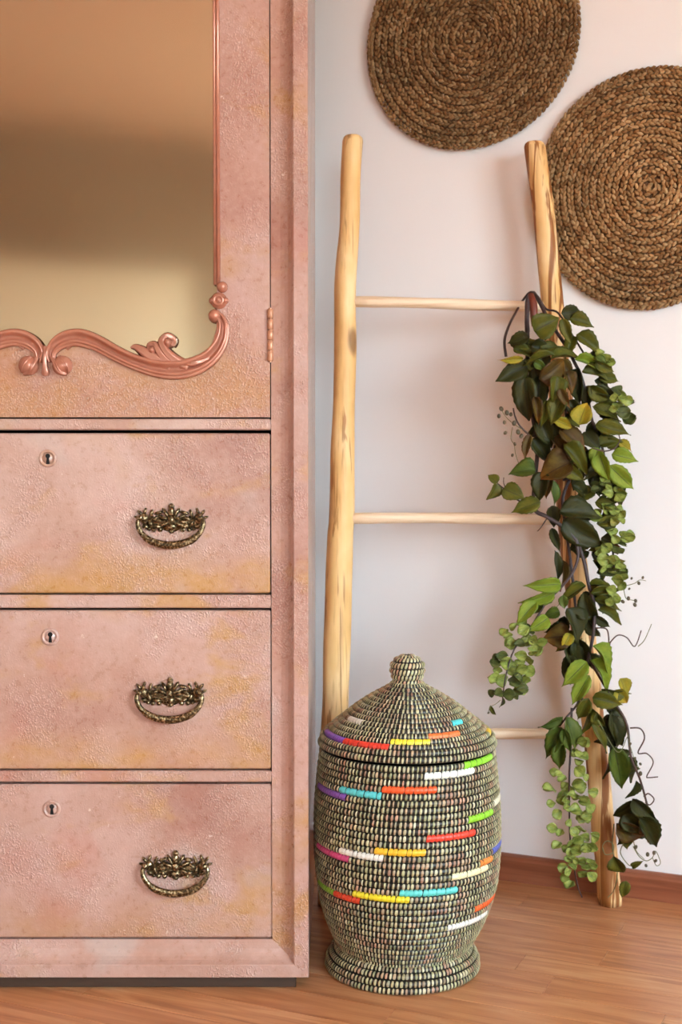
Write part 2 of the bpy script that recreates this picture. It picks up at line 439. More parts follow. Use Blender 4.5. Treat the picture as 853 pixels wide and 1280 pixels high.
WORLD_LOC = {}
def thing(name, label, cat, loc, group=None):
    o = bpy.data.objects.new(name, None); col.objects.link(o)
    o.empty_display_size = 0.05; o.location = loc
    o.matrix_world = Matrix.Translation(Vector(loc))
    o['label'] = label; o['category'] = cat
    if group: o['group'] = group
    return o
def structure(o, label=None):
    o['kind'] = 'structure'
    if label: o['label'] = label
    return o
def sub(parent, mb, name, mat, root, smooth=False):      # part of a part: parts sit at their root's origin
    o = mb.build(name, mat, None, smooth, origin=root.matrix_world.translation)
    o.location = (0, 0, 0); o.parent = parent
    return o
def smooth_path(pts, n=6):
    """Catmull-Rom through points (any dimension)"""
    out = []
    N = len(pts)
    for i in range(N - 1):
        p0, p1, p2, p3 = pts[max(i - 1, 0)], pts[i], pts[i + 1], pts[min(i + 2, N - 1)]
        for k in range(n):
            t_ = k / n
            out.append(tuple(0.5 * (2 * b + (c - a) * t_ + (2 * a - 5 * b + 4 * c - d) * t_ ** 2 + (-a + 3 * b - 3 * c + d) * t_ ** 3) for a, b, c, d in zip(p0, p1, p2, p3)))
    out.append(tuple(pts[-1]))
    return out

# ---------------------------------------------------------------- the room
def room_box(a, b, ch=0.0):
    m = MB(); m.box(a, b, ch, lambda u, v, z: rm(u, v, z)); return m
T = 0.12
structure(room_box((U0 - T, -T, -0.05), (U1 + T, 0, HC)).build('wall_back', M['plaster']), 'pale plaster wall behind the ladder')
structure(room_box((U0 - T, 0, -0.05), (U0, V1, HC)).build('wall_left', M['plaster_warm']), 'wall left of the wardrobe')
structure(room_box((U0 - T, V1, -0.05), (U1 + T, V1 + T, HC)).build('wall_front', M['taupe']), 'warm wall facing the mirror')
structure(room_box((U0 - T, -T, HC), (U1 + T, V1 + T, HC + T)).build('ceiling', M['ceiling']), 'warm tinted ceiling')
# right wall with two window openings, the farther one added for extra light
WINS = ((1.15, 2.45, 0.45, 1.78), (3.7, 5.0, 0.50, 1.90))
m = MB(); vv = 0.0
for WV0, WV1, WZ0, WZ1 in WINS:
    for a, b in (((U1, vv, -0.05), (U1 + T, WV0, HC)), ((U1, WV0, -0.05), (U1 + T, WV1, WZ0)), ((U1, WV0, WZ1), (U1 + T, WV1, HC))): m.box(a, b, 0, rm)
    vv = WV1
m.box((U1, vv, -0.05), (U1 + T, V1, HC), 0, rm)
structure(m.build('wall_right', M['plaster_warm']), 'wall with the windows')
fr = 0.05
for k, (WV0, WV1, WZ0, WZ1) in enumerate(WINS):
    m = MB()
    for a, b in (((U1 + .03, WV0, WZ0), (U1 + .09, WV0 + fr, WZ1)), ((U1 + .03, WV1 - fr, WZ0), (U1 + .09, WV1, WZ1)),
                 ((U1 + .03, WV0, WZ0), (U1 + .09, WV1, WZ0 + fr)), ((U1 + .03, WV0, WZ1 - fr), (U1 + .09, WV1, WZ1)),
                 ((U1 + .03, (WV0 + WV1) / 2 - .03, WZ0), (U1 + .09, (WV0 + WV1) / 2 + .03, WZ1))):
        m.box(a, b, 0, rm)
    wf = structure(m.build('window_%d' % (k + 1), M['white']), ('white framed window near the ladder', 'added white framed window farther down the room, there for extra light')[k])
    for a_, b_ in ((WV0 + fr, (WV0 + WV1) / 2 - .03), ((WV0 + WV1) / 2 + .03, WV1 - fr)):
        g = room_box((U1 + .055, a_, WZ0 + fr), (U1 + .061, b_, WZ1 - fr)).build('pane', M['glass']); g.parent = wf
    pl = bpy.data.lights.new('window_portal', 'AREA'); pl.shape = 'RECTANGLE'; pl.size = WV1 - WV0; pl.size_y = WZ1 - WZ0
    pl.cycles.is_portal = True
    po = bpy.data.objects.new('window_portal', pl); col.objects.link(po)
    po.matrix_world = Matrix.Translation(rm(U1 + 0.02, (WV0 + WV1) / 2, (WZ0 + WZ1) / 2)) @ Matrix((V.to_4d(), Zv.to_4d(), U.to_4d(), (0, 0, 0, 1))).transposed()

# floor: strips of laminate laid along the wall; far ones in one mesh
fl = structure(room_box((U0, 0, -0.05), (U1, V1, -0.012)).build('floor', M['subfloor']), 'beech laminate floor')
def room_matrix(u, v, z):
    mt = Matrix((U.to_4d(), (-V).to_4d(), Zv.to_4d(), (0, 0, 0, 1))).transposed()
    for i in range(3): mt[3][i] = 0
    mt[3][3] = 1
    for i in range(3): mt[i][3] = 0
    return Matrix.Translation(rm(u, v, z)) @ mt
rng = random.Random(5)
PW = 0.066; meshes = {}
def strip_mesh(L):
    k = round(L, 3)
    if k not in meshes:
        m = MB(); m.box((0, 0, -0.012), (L - 0.0004, PW - 0.0003, 0), 0.0005)
        me = bpy.data.meshes.new('plank'); me.from_pydata([tuple(p) for p in m.v], [], m.f); me.materials.append(M['laminate'])
        meshes[k] = me
    return meshes[k]
row = 0; v_ = PW; n_pl = 0
while v_ < 1.30:
    u_ = -0.95 - rng.choice((0.0, 0.12, 0.23, 0.34))
    while u_ < 1.05:
        L = rng.choice((0.36, 0.42, 0.48, 0.54))
        o = bpy.data.objects.new('plank', strip_mesh(L)); col.objects.link(o)
        o.parent = fl; o.matrix_world = room_matrix(u_, v_, 0)
        u_ += L; n_pl += 1
    row += 1; v_ += PW
vE = v_ - PW
m = MB(); m.box((U0, vE, -0.012), (U1, V1, -0.0002), 0, lambda u, v, z: Vector((u, -v, z)))
m.box((U0, 0, -0.012), (-1.30, vE, -0.0002), 0, lambda u, v, z: Vector((u, -v, z)))
m.box((1.45, 0, -0.012), (U1, vE, -0.0002), 0, lambda u, v, z: Vector((u, -v, z)))
o = m.build('far_planks', M['laminate_far']); o['kind'] = 'stuff'; o.parent = fl; o.matrix_world = room_matrix(0, 0, 0)
# baseboards
def base_profile(name, p0, p1, inward, label):
    m = MB(); d = (p1 - p0)
    prof = [(0, 0), (0.013, 0), (0.013, 0.036), (0.010, 0.044), (0.005, 0.047), (0, 0.047)]
    n = len(prof); vs = []
    for p in (p0, p1):
        for a, z in prof: vs.append(p + inward * a + Zv * z)
    fs = [tuple(range(n)), tuple(range(n, 2 * n))] + [(i, (i + 1) % n, (i + 1) % n + n, i + n) for i in range(n)]
    m.add(vs, fs)
    o = m.build(name, M['baseboard'], origin=(p0 + p1) / 2)
    return o
# built along local x so the grain runs with the board
def baseboard(name, u0, u1):
    m = MB(); prof = [(0, 0), (0.013, 0), (0.013, 0.037), (0.011, 0.044), (0.006, 0.047), (0, 0.047)]
    n = len(prof); vs = [(u, -a, z) for u in (u0, u1) for a, z in prof]
    fs = [tuple(range(n)), tuple(range(n, 2 * n))] + [(i, (i + 1) % n, (i + 1) % n + n, i + n) for i in range(n)]
    m.add(vs, fs); o = m.build(name, M['baseboard']); o.matrix_world = room_matrix(0, 0, 0)
    return structure(o, 'brown wooden baseboard along the pale wall')
baseboard('baseboard_back', U0, U1)

# ---------------------------------------------------------------- wardrobe
YF = 1.78; YD = 1.80                       # front of the outer frame, face of door and drawers
xR = P(385.5, 700, YF).x
xC = P(60, 700, YD).x
xL = 2 * xC - xR
zB = P(60, 1222.5, YF).z; zT = 1.93; YB = 2.33
xo = P(339.5, 700, YD).x                   # right edge of the opening
zo = P(60, 1174, YD).z                     # bottom of the opening
W = thing('wardrobe', 'pink antiqued wooden wardrobe with a mirrored door above three drawers', 'wardrobe', (xC, (YF + YB) / 2, 0))
def wp(mb, name, mat, smooth=False): return mb.build(name, mat, W, smooth)
def wsub(parent, mb, name, mat, smooth=False): return sub(parent, mb, name, mat, W, smooth)

# carcass
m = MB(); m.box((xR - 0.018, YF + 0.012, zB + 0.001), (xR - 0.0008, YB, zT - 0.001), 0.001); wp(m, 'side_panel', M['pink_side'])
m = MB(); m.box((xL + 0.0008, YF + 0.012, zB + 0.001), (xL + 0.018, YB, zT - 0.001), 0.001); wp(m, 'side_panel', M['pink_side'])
m = MB(); m.box((xL + 0.018, YB - 0.008, zB), (xR - 0.018, YB, zT)); wp(m, 'back_panel', M['inner'])
m = MB(); m.box((xL + 0.018, YD + 0.03, zB), (xR - 0.018, YB - 0.008, zB + 0.02)); wp(m, 'bottom_board', M['inner'])
m = MB(); m.box((xL + 0.018, YD + 0.03, zT - 0.02), (xR - 0.018, YB - 0.008, zT)); wp(m, 'top_board', M['inner'])
# frame with a coved inner edge, mitred at the corners
prof = [(0, 0.022), (0, 0.0015), (0.0012, 0.0), (0.019, 0.0), (0.0203, 0.0008), (0.0216, 0.0040), (0.0240, 0.0085), (0.0280, 0.0128),
        (0.0325, 0.0158), (0.038, 0.0180), (0.046, 0.0192), (0.0515, 0.0198), (0.0515, 0.032), (0.010, 0.032)]
sR = (xR - xo) / 0.0515; sB = (zo - zB) / 0.0515
def molding(kind):
    m = MB(); vs = []
    for w_, d_ in prof:
        y = YF + d_; xr = xR - w_ * sR; xl = xL + w_ * sR; zb = zB + w_ * sB; zt = zT - w_ * sR
        vs += {'r': [(xr, y, zb), (xr, y, zt)], 'l': [(xl, y, zb), (xl, y, zt)], 'b': [(xl, y, zb), (xr, y, zb)], 't': [(xl, y, zt), (xr, y, zt)]}[kind]
    n = len(prof)
    fs = [(2 * i, 2 * i + 1, 2 * ((i + 1) % n) + 1, 2 * ((i + 1) % n)) for i in range(n)]
    fs += [tuple(2 * i for i in range(n)), tuple(2 * i + 1 for i in range(n))]
    m.add(vs, fs); return m
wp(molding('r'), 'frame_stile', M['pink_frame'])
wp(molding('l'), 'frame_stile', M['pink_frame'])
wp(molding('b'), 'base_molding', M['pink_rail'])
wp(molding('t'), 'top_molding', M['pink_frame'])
m = MB(); m.box((xL + 0.018, YF + 0.012, 0.0), (P(370, 1225, 1.79).x, YF + 0.045, zB - 0.0005), 0.001)
wp(m, 'plinth', M['plinth'])
m = MB(); m.box((xL + 0.018, YB - 0.04, 0), (xR - 0.018, YB - 0.01, zB - 0.0005)); wp(m, 'plinth', M['plinth'])
m = MB(); m.box((xL - 0.02, YF - 0.03, zT), (xR + 0.02, YB, zT + 0.03), 0.006); wp(m, 'cornice', M['pink_frame'])

xol = 2 * xC - xo
def zz(py): return P(60, py, YD).z
# rails between the drawers
for a, b in ((523.5, 537.5), (743.5, 760.0), (963.5, 977.5)):
    m = MB(); m.box((xol + 0.0005, YD - 0.0012, zz(b)), (xo - 0.0005, YD + 0.03, zz(a)), 0.0018); wp(m, 'rail', M['pink_rail'])
# drawers
PX = YD / F_PX                              # metres per pixel on the drawer plane
def lump(mb, cx, cz, y, dx, dz, rx, rz, ry=0.003, ang=0.0, seg=8, rings=5):
    mb.ell((cx + dx * PX, y, cz + dz * PX), (rx * PX, ry, rz * PX), seg, rings, Matrix.Rotation(ang, 3, 'Y'))
def pull(drawer, px, py):
    c = P(px, py, YD); cx, cz, y = c.x, c.z, YD
    bp = MB()
    # thin pierced plate behind, then chased lumps: central shell, side bosses, scrolling leaves
    for dx, dz, rx, rz, a, h in (
        (0, 17, 4.2, 4.2, 0, .005), (0, 10, 4.6, 8, 0, .006), (0, 1, 5.5, 6.5, 0, .0075), (0, -8, 6.5, 5.5, 0, .0055), (0, -14, 4, 3, 0, .004),
        (-7, 9, 2.6, 8, -0.55, .005), (7, 9, 2.6, 8, 0.55, .005), (-10, 3, 2.4, 9, -1.15, .005), (10, 3, 2.4, 9, 1.15, .005),
        (-9, -5, 2.4, 8, -1.9, .0045), (9, -5, 2.4, 8, 1.9, .0045),
        (-16, 9, 6, 2.6, -0.25, .004), (16, 9, 6, 2.6, 0.25, .004), (-17, -8, 6, 3, 0.3, .004), (17, -8, 6, 3, -0.3, .004),
        (-14, -12, 3.4, 3.2, 0, .0035), (14, -12, 3.4, 3.2, 0, .0035), (-22, -12, 3.2, 3.0, 0, .0035), (22, -12, 3.2, 3.0, 0, .0035),
        (-20, 2, 6, 2.6, -0.5, .0045), (20, 2, 6, 2.6, 0.5, .0045), (-25, 8, 2.4, 6, 0.3, .004), (25, 8, 2.4, 6, -0.3, .004),
        (-26, -4, 2.6, 6, -0.4, .0045), (26, -4, 2.6, 6, 0.4, .0045),
        (-34, 2, 6.2, 7, 0, .006), (34, 2, 6.2, 7, 0, .006), (-33, 11, 2.2, 5, 0.35, .004), (33, 11, 2.2, 5, -0.35, .004),
        (-39, 9, 2.2, 5, -0.7, .004), (39, 9, 2.2, 5, 0.7, .004), (-42, 3, 5, 2.0, 0.35, .004), (42, 3, 5, 2.0, -0.35, .004),
        (-33, -8, 4.5, 3.4, 0.4, .004), (33, -8, 4.5, 3.4, -0.4, .004), (-28, -11, 3, 2.5, 0, .0035), (28, -11, 3, 2.5, 0, .0035)):
        lump(bp, cx, cz, y - h * 0.35, dx, dz, rx, rz, h, a)
    pts = [(-36, 7), (-30, 3), (-24, 6), (-18, 3), (-12, 7), (-6, 3), (0, 6), (6, 3), (12, 7), (18, 3), (24, 6), (30, 3), (36, 7),
           (36, -5), (30, -8), (24, -11), (18, -8), (12, -11), (6, -14), (0, -15), (-6, -14), (-12, -11), (-18, -8), (-24, -11), (-30, -8), (-36, -5)]
    bp.prism([(cx + a * PX, cz + b * PX) for a, b in pts], y - 0.0016, y + 0.0004)
    wsub(drawer, bp, 'backplate', M['brass'], True)
    bl = MB()
    base = [(-38, 4, 10), (-41, -3, 13), (-38, -13, 15), (-30, -22, 16), (-18, -28, 17), (0, -31, 17), (18, -28, 17), (30, -22, 16), (38, -13, 15), (41, -3, 13), (38, 4, 10)]
    path = smooth_path(base, 5)
    pth = [Vector((cx + a * PX, y - d * PX * 0.72, cz + b * PX)) for a, b, d in path]
    n = len(pth); vs = []; seg = 8
    for i, p in enumerate(pth):
        tg = (pth[min(i + 1, n - 1)] - pth[max(i - 1, 0)]).normalized()
        nb = tg.cross(Vector((0, 1, 0))).normalized(); dd = tg.cross(nb)
        u_ = abs(i / (n - 1) - 0.5) * 2
        rw = (4.4 - 2.2 * u_ ** 1.5) * PX; rd = (2.0 + 0.5 * u_) * PX
        grip = 1.0 + (0.12 if u_ < 0.42 else 0)
        for k in range(seg):
            q = 2 * math.pi * k / seg
            vs.append(p + nb * rw * grip * math.cos(q) + dd * rd * math.sin(q))
    fs = [(i * seg + k, i * seg + (k + 1) % seg, (i + 1) * seg + (k + 1) % seg, (i + 1) * seg + k) for i in range(n - 1) for k in range(seg)]
    fs += [tuple(range(seg)), tuple(range((n - 1) * seg, n * seg))]
    bl.add(vs, fs)
    for sx in (-1, 1):                      # posts the bail hangs from
        bl.tube([(cx + sx * 37.5 * PX, y - 0.001, cz + 3 * PX), (cx + sx * 37.5 * PX, y - 0.011, cz + 3 * PX)], 3.2 * PX, 8)
        bl.ell((cx + sx * 37.5 * PX, y - 0.011, cz + 3 * PX), 3.8 * PX, 8, 6)
    wsub(drawer, bl, 'bail_handle', M['brass'], True)
def keyhole(drawer, px, py):
    c = P(px, py, YD)
    m = MB(); rot = Matrix.Rotation(math.pi / 2, 3, 'X')
    m.torus((c.x, YD - 0.0006, c.z), 9.2 * PX, 2.2 * PX, 28, 8, rot)
    n = 24
    m.prism([(c.x + 8.6 * PX * math.cos(2 * math.pi * k / n), c.z + 8.6 * PX * math.sin(2 * math.pi * k / n)) for k in range(n)], YD - 0.0008, YD + 0.001)
    wsub(drawer, m, 'escutcheon', M['pink_rail'], True)
    h = MB()
    poly = []
    for k in range(14):
        a = R(-60) + R(300) * k / 13
        poly.append((c.x + 3.0 * PX * math.cos(a), c.z + (3.0 + 3.0 * math.sin(a)) * PX))
    poly += [(c.x - 1.5 * PX, c.z - 0.5 * PX), (c.x - 2.3 * PX, c.z - 7 * PX), (c.x + 2.3 * PX, c.z - 7 * PX), (c.x + 1.5 * PX, c.z - 0.5 * PX)]
    h.prism(poly, YD - 0.0012, YD - 0.0004)
    wsub(drawer, h, 'keyhole', M['hole'])
for i, (a, b, hp, kp, dxr) in enumerate(((541.5, 741.5, (214.5, 650), (60, 573), 1.6), (763, 961.5, (213, 867), (63, 796), 1.2), (980.5, 1172.5, (220, 1083), (65, 1011), 0.6))):
    m = MB(); m.box((xol + dxr * PX, YD, zz(b)), (xo - dxr * PX, YD + 0.022, zz(a)), 0.0022)
    m.box((xol + 0.012, YD + 0.022, zz(b) + 0.004), (xo - 0.012, YD + 0.40, zz(a) - 0.012))
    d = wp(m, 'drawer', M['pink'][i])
    pull(d, *hp); keyhole(d, *kp)

# door with a shaped opening for the mirror
DX = P(57, 450, YD).x                        # axis of the carving
def X(px): return P(px, 450, YD).x
def Zp(py): return P(57, py, YD).z
xmr = X(271.5); xml = 2 * DX - xmr
scroll = [(66, 453, 10), (64.5, 441, 15), (71, 431, 19), (82, 424.5, 22), (95, 422, 23), (108, 424, 23), (124, 430, 21), (142, 440, 20), (160, 449, 20), (180, 456.5, 21),
          (200, 461.5, 23), (220, 462.5, 25), (240, 459, 25), (257, 451, 23), (270, 439, 20), (278, 424, 17), (280, 408, 14), (276, 397, 11), (270, 392, 8)]
sp = smooth_path(scroll, 5)
# opening's lower edge = middle of the carving
low = [(DX, Zp(452))]
for a, b, w_ in sp:
    if 66 <= a <= 269 and X(a) > low[-1][0] + 0.001 and b < 466: low.append((X(a), Zp(b)))
low.append((xmr, Zp(437)))
low_full = [(2 * DX - a, b) for a, b in reversed(low[1:])] + low
zdb = zz(521.5); zdt = zT - 0.0515 * sR - 0.002; zmt = zdt - 0.075
xdr = xo - 1.3 * PX; xdl = xol + 1.3 * PX
m = MB()
y0, y1 = YD, YD + 0.007
n = len(low_full); vs = []
for a, b in low_full: vs += [(a, y0, b), (a, y0, zdb), (a, y1, b), (a, y1, zdb)]
fs = []
for i in range(n - 1):
    a, b = 4 * i, 4 * (i + 1)
    fs += [(a, b, b + 1, a + 1), (a + 2, a + 3, b + 3, b + 2), (a, a + 2, b + 2, b), (a + 1, b + 1, b + 3, a + 3)]
m.add(vs, fs)
m.box((xmr, y0, zdb), (xdr, y1, zdt)); m.box((xdl, y0, zdb), (xml, y1, zdt)); m.box((xml, y0, zmt), (xmr, y1, zdt))
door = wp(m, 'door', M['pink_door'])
m = MB(); m.box((xml - 0.01, YD + 0.006, zdb + 0.01), (xmr + 0.0, YD + 0.010, zmt + 0.01))
# keep the glass behind the opening only
mir = MB(); mir.box((xml - 0.004, YD + 0.0073, zdb + 0.02), (xmr + 0.004, YD + 0.012, zmt + 0.004)); mir = wsub(door, mir, 'mirror', M['mirror'])
m = MB(); m.box((xml - 0.02, YD + 0.0125, zdb + 0.01), (xmr + 0.02, YD + 0.022, zmt + 0.02)); wsub(door, m, 'mirror_backing', M['inner'])
m = MB()
for zc in (zmt + 0.02,): pass
# carved relief: a strip swept on the door face
SEC = [(-1, 0), (-0.92, .45), (-0.72, .98), (-0.50, .96), (-0.30, .50), (-0.12, .22), (0.06, .26), (0.26, .66), (0.44, .90), (0.60, .62), (0.70, .50), (0.84, .66), (0.94, .4), (1, 0)]
def relief(mb, pts, h, mir=False, sec=SEC, taper=True, steps=5, flip=1):
    p = smooth_path(pts, steps); n = len(p); vs = []
    for i, (a, b, w_) in enumerate(p):
        a0, b0 = p[max(i - 1, 0)][:2]; a1, b1 = p[min(i + 1, n - 1)][:2]
        tx, ty = a1 - a0, b1 - b0; L = math.hypot(tx, ty) or 1
        nx, ny = -ty / L, tx / L
        t_ = i / (n - 1); hh = h * (0.55 + 0.45 * math.sin(math.pi * min(max(t_, 0.08), 0.92)))
        for sx, sh in sec:
            px = a + nx * sx * flip * w_ / 2; py = b + ny * sx * flip * w_ / 2
            x = X(px); x = 2 * DX - x if mir else x
            vs.append((x, YD - sh * hh + 0.0005, Zp(py)))
    k = len(sec)
    fs = [(i * k + j, i * k + j + 1, (i + 1) * k + j + 1, (i + 1) * k + j) for i in range(n - 1) for j in range(k - 1)]
    fs += [(i * k, (i + 1) * k, (i + 1) * k + k - 1, i * k + k - 1) for i in range(n - 1)]
    fs += [tuple(range(k)), tuple(range((n - 1) * k, n * k))]
    mb.add(vs, fs)
def knob(mb, px, py, r, h, mir=False, rz=None):
    x = X(px); x = 2 * DX - x if mir else x
    mb.ell((x, YD, Zp(py)), (r * PX, h, (rz or r) * PX), 14, 10)
LEAF = [(-1, 0), (-0.7, .55), (-0.3, .85), (0, .6), (0.3, .95), (0.7, .6), (1, 0)]
for mr in (False, True):
    m = MB()
    relief(m, scroll, 0.0150, mr)
    relief(m, [(84, 437, 4), (90, 430, 7), (100, 427, 8), (114, 431, 7), (130, 438, 4)], 0.008, mr, LEAF)
    knob(m, 78, 457, 13, 0.013, mr, 12.5)
    relief(m, [(66, 447, 6), (71, 456, 9), (76, 465, 8), (84, 468, 4)], 0.0165, mr, LEAF)
    relief(m, [(74, 446, 5), (80, 452, 8), (85, 460, 7), (86, 466, 3)], 0.0165, mr, LEAF)
    wsub(door, m, 'scroll_carving', M['rose'], True)
    m = MB()
    relief(m, [(214, 458, 14), (198, 451, 17), (182, 441, 15), (170, 434, 9), (164, 435, 3)], 0.011, mr, LEAF)
    relief(m, [(216, 456, 13), (206, 449, 14), (199, 439, 12), (194, 431, 10), (187, 432, 8), (187, 439, 5)], 0.013, mr, LEAF)
    relief(m, [(236, 458, 14), (222, 452, 16), (212, 444, 15), (205, 435, 13), (203, 426, 11), (210, 420, 10), (218, 425, 9), (216, 433, 6)], 0.015, mr, LEAF)
    relief(m, [(262, 448, 4), (250, 453, 8), (238, 455, 9), (226, 450, 6)], 0.013, mr, LEAF)
    knob(m, 191, 438, 5, 0.014, mr); knob(m, 211, 429, 6, 0.016, mr)
    wsub(door, m, 'leaf_carving', M['rose'], True)
    m = MB()
    knob(m, 269, 395, 8.5, 0.012, mr); knob(m, 278.5, 359, 7, 0.010, mr)
    knob(m, 274, 376, 10.5, 0.008, mr)
    x = X(274); x = 2 * DX - x if mr else x
    m.torus((x, YD - 0.0075, Zp(376)), 5.6 * PX, 1.8 * PX, 20, 8, Matrix.Rotation(math.pi / 2, 3, 'X'))
    knob(m, 274, 376, 3.2, 0.0115, mr); knob(m, 282, 376, 4.5, 0.008, mr); knob(m, 266, 376, 4.5, 0.008, mr)
    relief(m, [(272, 400, 3), (274, 410, 7), (272, 420, 8), (266, 432, 4)], 0.010, mr, LEAF)
    wsub(door, m, 'rosette', M['rose'], True)
    m = MB()
    for off, r in ((0, 2.6), (-4.2, 1.9)):
        x = X(273.5 + off); x = 2 * DX - x if mr else x
        m.tube([(x, YD - 0.001, Zp(356)), (x, YD - 0.001, zmt + 0.005)], r * PX, 10)
    wsub(door, m, 'bead_molding', M['rose'], True)
m = MB()
relief(m, [(57, 433, 8), (57, 438, 12), (57, 444, 7), (57, 452, 6.5), (57, 460, 8), (57, 466, 12), (57, 470, 7)], 0.014, False, [(-1, 0), (-0.6, .8), (-0.25, .7), (0, 1), (0.25, .7), (0.6, .8), (1, 0)])
wsub(door, m, 'center_tie', M['rose'], True)
m = MB(); z_ = zmt + 0.004
m.tube([(xml, YD - 0.001, z_), (xmr, YD - 0.001, z_)], 2.6 * PX, 10); wsub(door, m, 'bead_molding', M['rose'], True)
# hinge
hx = X(338.3)
def hinge(py0, py1):
    h = MB(); h.tube([(hx, YD - 0.0022, Zp(py0 - 1)), (hx, YD - 0.0022, Zp(py1 + 1))], 1.6 * PX, 8)
    h.box((hx - 3 * PX, YD - 0.0006, Zp(py1)), (hx + 6 * PX, YD + 0.0012, Zp(py0)))
    hg = wp(h, 'hinge', M['hinge'])
    for k in range(5):
        a = py0 + (py1 - py0) * k / 5; b = py0 + (py1 - py0) * (k + 1) / 5
        q = MB(); q.tube([(hx, YD - 0.0022, Zp(a + .5)), (hx, YD - 0.0022, Zp(a + 1.2)), (hx, YD - 0.0022, Zp(b - 1.2)), (hx, YD - 0.0022, Zp(b - .5))], [3.2 * PX, 3.9 * PX, 3.9 * PX, 3.2 * PX], 10)
        wsub(hg, q, 'hinge_knuckle', M['hinge'], True)
hinge(386, 452)
hinge(-420, -354)

# ---------------------------------------------------------------- coiled basket
BY = 1.875
bc = P(509, 1100, BY); bc = Vector((bc.x, BY, 0))
K = thing('lidded_basket', 'coiled lidded basket of black and straw stitching with bright colored dashes', 'basket', bc)
def zs(py): return P(509, py, BY).z
S = BY / F_PX
def resample(prof, pitch):
    pts = smooth_path(prof, 12); out = [pts[0]]; acc = 0
    L = sum(math.dist(a, b) for a, b in zip(pts, pts[1:])); n = max(1, round(L / pitch)); stp = L / n; nxt = stp
    for a, b in zip(pts, pts[1:]):
        d = math.dist(a, b)
        while acc + d >= nxt - 1e-9 and len(out) <= n:
            q = (nxt - acc) / d; out.append((a[0] + (b[0] - a[0]) * q, a[1] + (b[1] - a[1]) * q)); nxt += stp
        acc += d
    return out
PITCHC = 0.0094; RC = 0.0049
body_prof = [(0.0935, 0.036), (0.1015, 0.050), (0.1145, 0.078), (0.1255, 0.115), (0.1313, 0.155), (0.1330, 0.20), (0.1318, 0.25), (0.1275, 0.295), (0.1245, 0.322)]
foot_prof = [(0.1095, 0.0050), (0.1085, 0.0140), (0.1040, 0.0225), (0.0975, 0.0290)]
lid_prof = [(0.1265, 0.3345), (0.1235, 0.3435), (0.112, 0.3545), (0.092, 0.3705), (0.070, 0.3875), (0.048, 0.4015), (0.030, 0.4115), (0.0215, 0.4175)]
knob_prof = [(0.0170, 0.4235), (0.0190, 0.4315), (0.0212, 0.4395), (0.0205, 0.4475), (0.0155, 0.4540), (0.0080, 0.4575)]
secs = {'body': resample(body_prof, PITCHC), 'foot_ring': resample(foot_prof, PITCHC), 'lid': resample(lid_prof, PITCHC * 0.97), 'knob': resample(knob_prof, PITCHC * 0.86)}
accents = [  # x0,y0,x1,y1 on the photo, colour, section
    (438, 892, 453, 900, (226, 222, 214), 'lid'), (406, 913, 435, 926, (132, 84, 190), 'lid'), (431, 921, 485, 931, (226, 62, 44), 'lid'), (486, 926, 541, 926, (240, 222, 62), 'lid'),
    (538, 919, 577, 913, (244, 124, 62), 'lid'), (566, 907, 578, 898, (84, 208, 208), 'lid'), (398, 917, 404, 908, (232, 188, 48), 'lid'), (607, 909, 614, 917, (236, 200, 60), 'lid'),
    (583, 957, 613, 943, (150, 222, 56), 'body'), (531, 977, 595, 965, (240, 240, 226), 'body'), (478, 987, 545, 987, (240, 92, 44), 'body'), (423, 986, 479, 996, (92, 204, 206), 'body'),
    (394, 982, 430, 996, (136, 88, 178), 'body'), (617, 1004, 623, 992, (236, 230, 200), 'body'), (588, 1032, 618, 1015, (150, 214, 56), 'body'), (531, 1053, 592, 1041, (240, 70, 50), 'body'),
    (395, 1056, 435, 1073, (214, 78, 134), 'body'), (426, 1061, 482, 1072, (238, 238, 228), 'body'), (468, 1061, 535, 1064, (244, 190, 52), 'body'), (615, 1064, 628, 1047, (92, 104, 190), 'body'),
    (600, 1080, 616, 1073, (238, 140, 62), 'body'), (566, 1103, 610, 1085, (240, 230, 182), 'body'), (504, 1116, 570, 1110, (96, 206, 196), 'body'), (441, 1119, 509, 1126, (238, 220, 52), 'body'),
    (401, 1106, 446, 1125, (226, 72, 40), 'body'), (395, 1103, 414, 1118, (136, 190, 56), 'body'), (597, 1140, 622, 1118, (240, 104, 48), 'body'), (560, 1161, 609, 1143, (240, 238, 226), 'body')]
def ctr(z): return bc + Vector((-0.007 * max(0.0, 1 - z / 0.13), 0, 0))
def ring_normal(sec, i):
    a = sec[max(i - 1, 0)]; b = sec[min(i + 1, len(sec) - 1)]
    t_ = Vector((b[0] - a[0], b[1] - a[1])).normalized(); nr = Vector((t_.y, -t_.x))
    return nr if nr.x >= 0 or nr.y > 0 else -nr
seg_of = {}
for k, (x0, y0, x1, y1, c, sname) in enumerate(accents):
    sec = secs[sname]; best = None
    for i, (r_, z_) in enumerate(sec):
        nr = ring_normal(sec, i)
        def at(f): return ctr(z_) + Vector(((r_ + RC * nr.x) * math.sin(f), -(r_ + RC * nr.x) * math.cos(f), z_ + RC * nr.y))
        fs_ = []; er = 0
        for (x, y) in ((x0, y0), (x1, y1)):
            cand = min((math.dist(proj(at(R(f))), (x, y)), f) for f in range(-88, 89, 2)); er += cand[0]; fs_.append(R(cand[1]))
        if best is None or er < best[0]: best = (er, i, min(fs_), max(fs_))
    seg_of.setdefault((sname, best[1]), []).append((best[2], best[3], k))
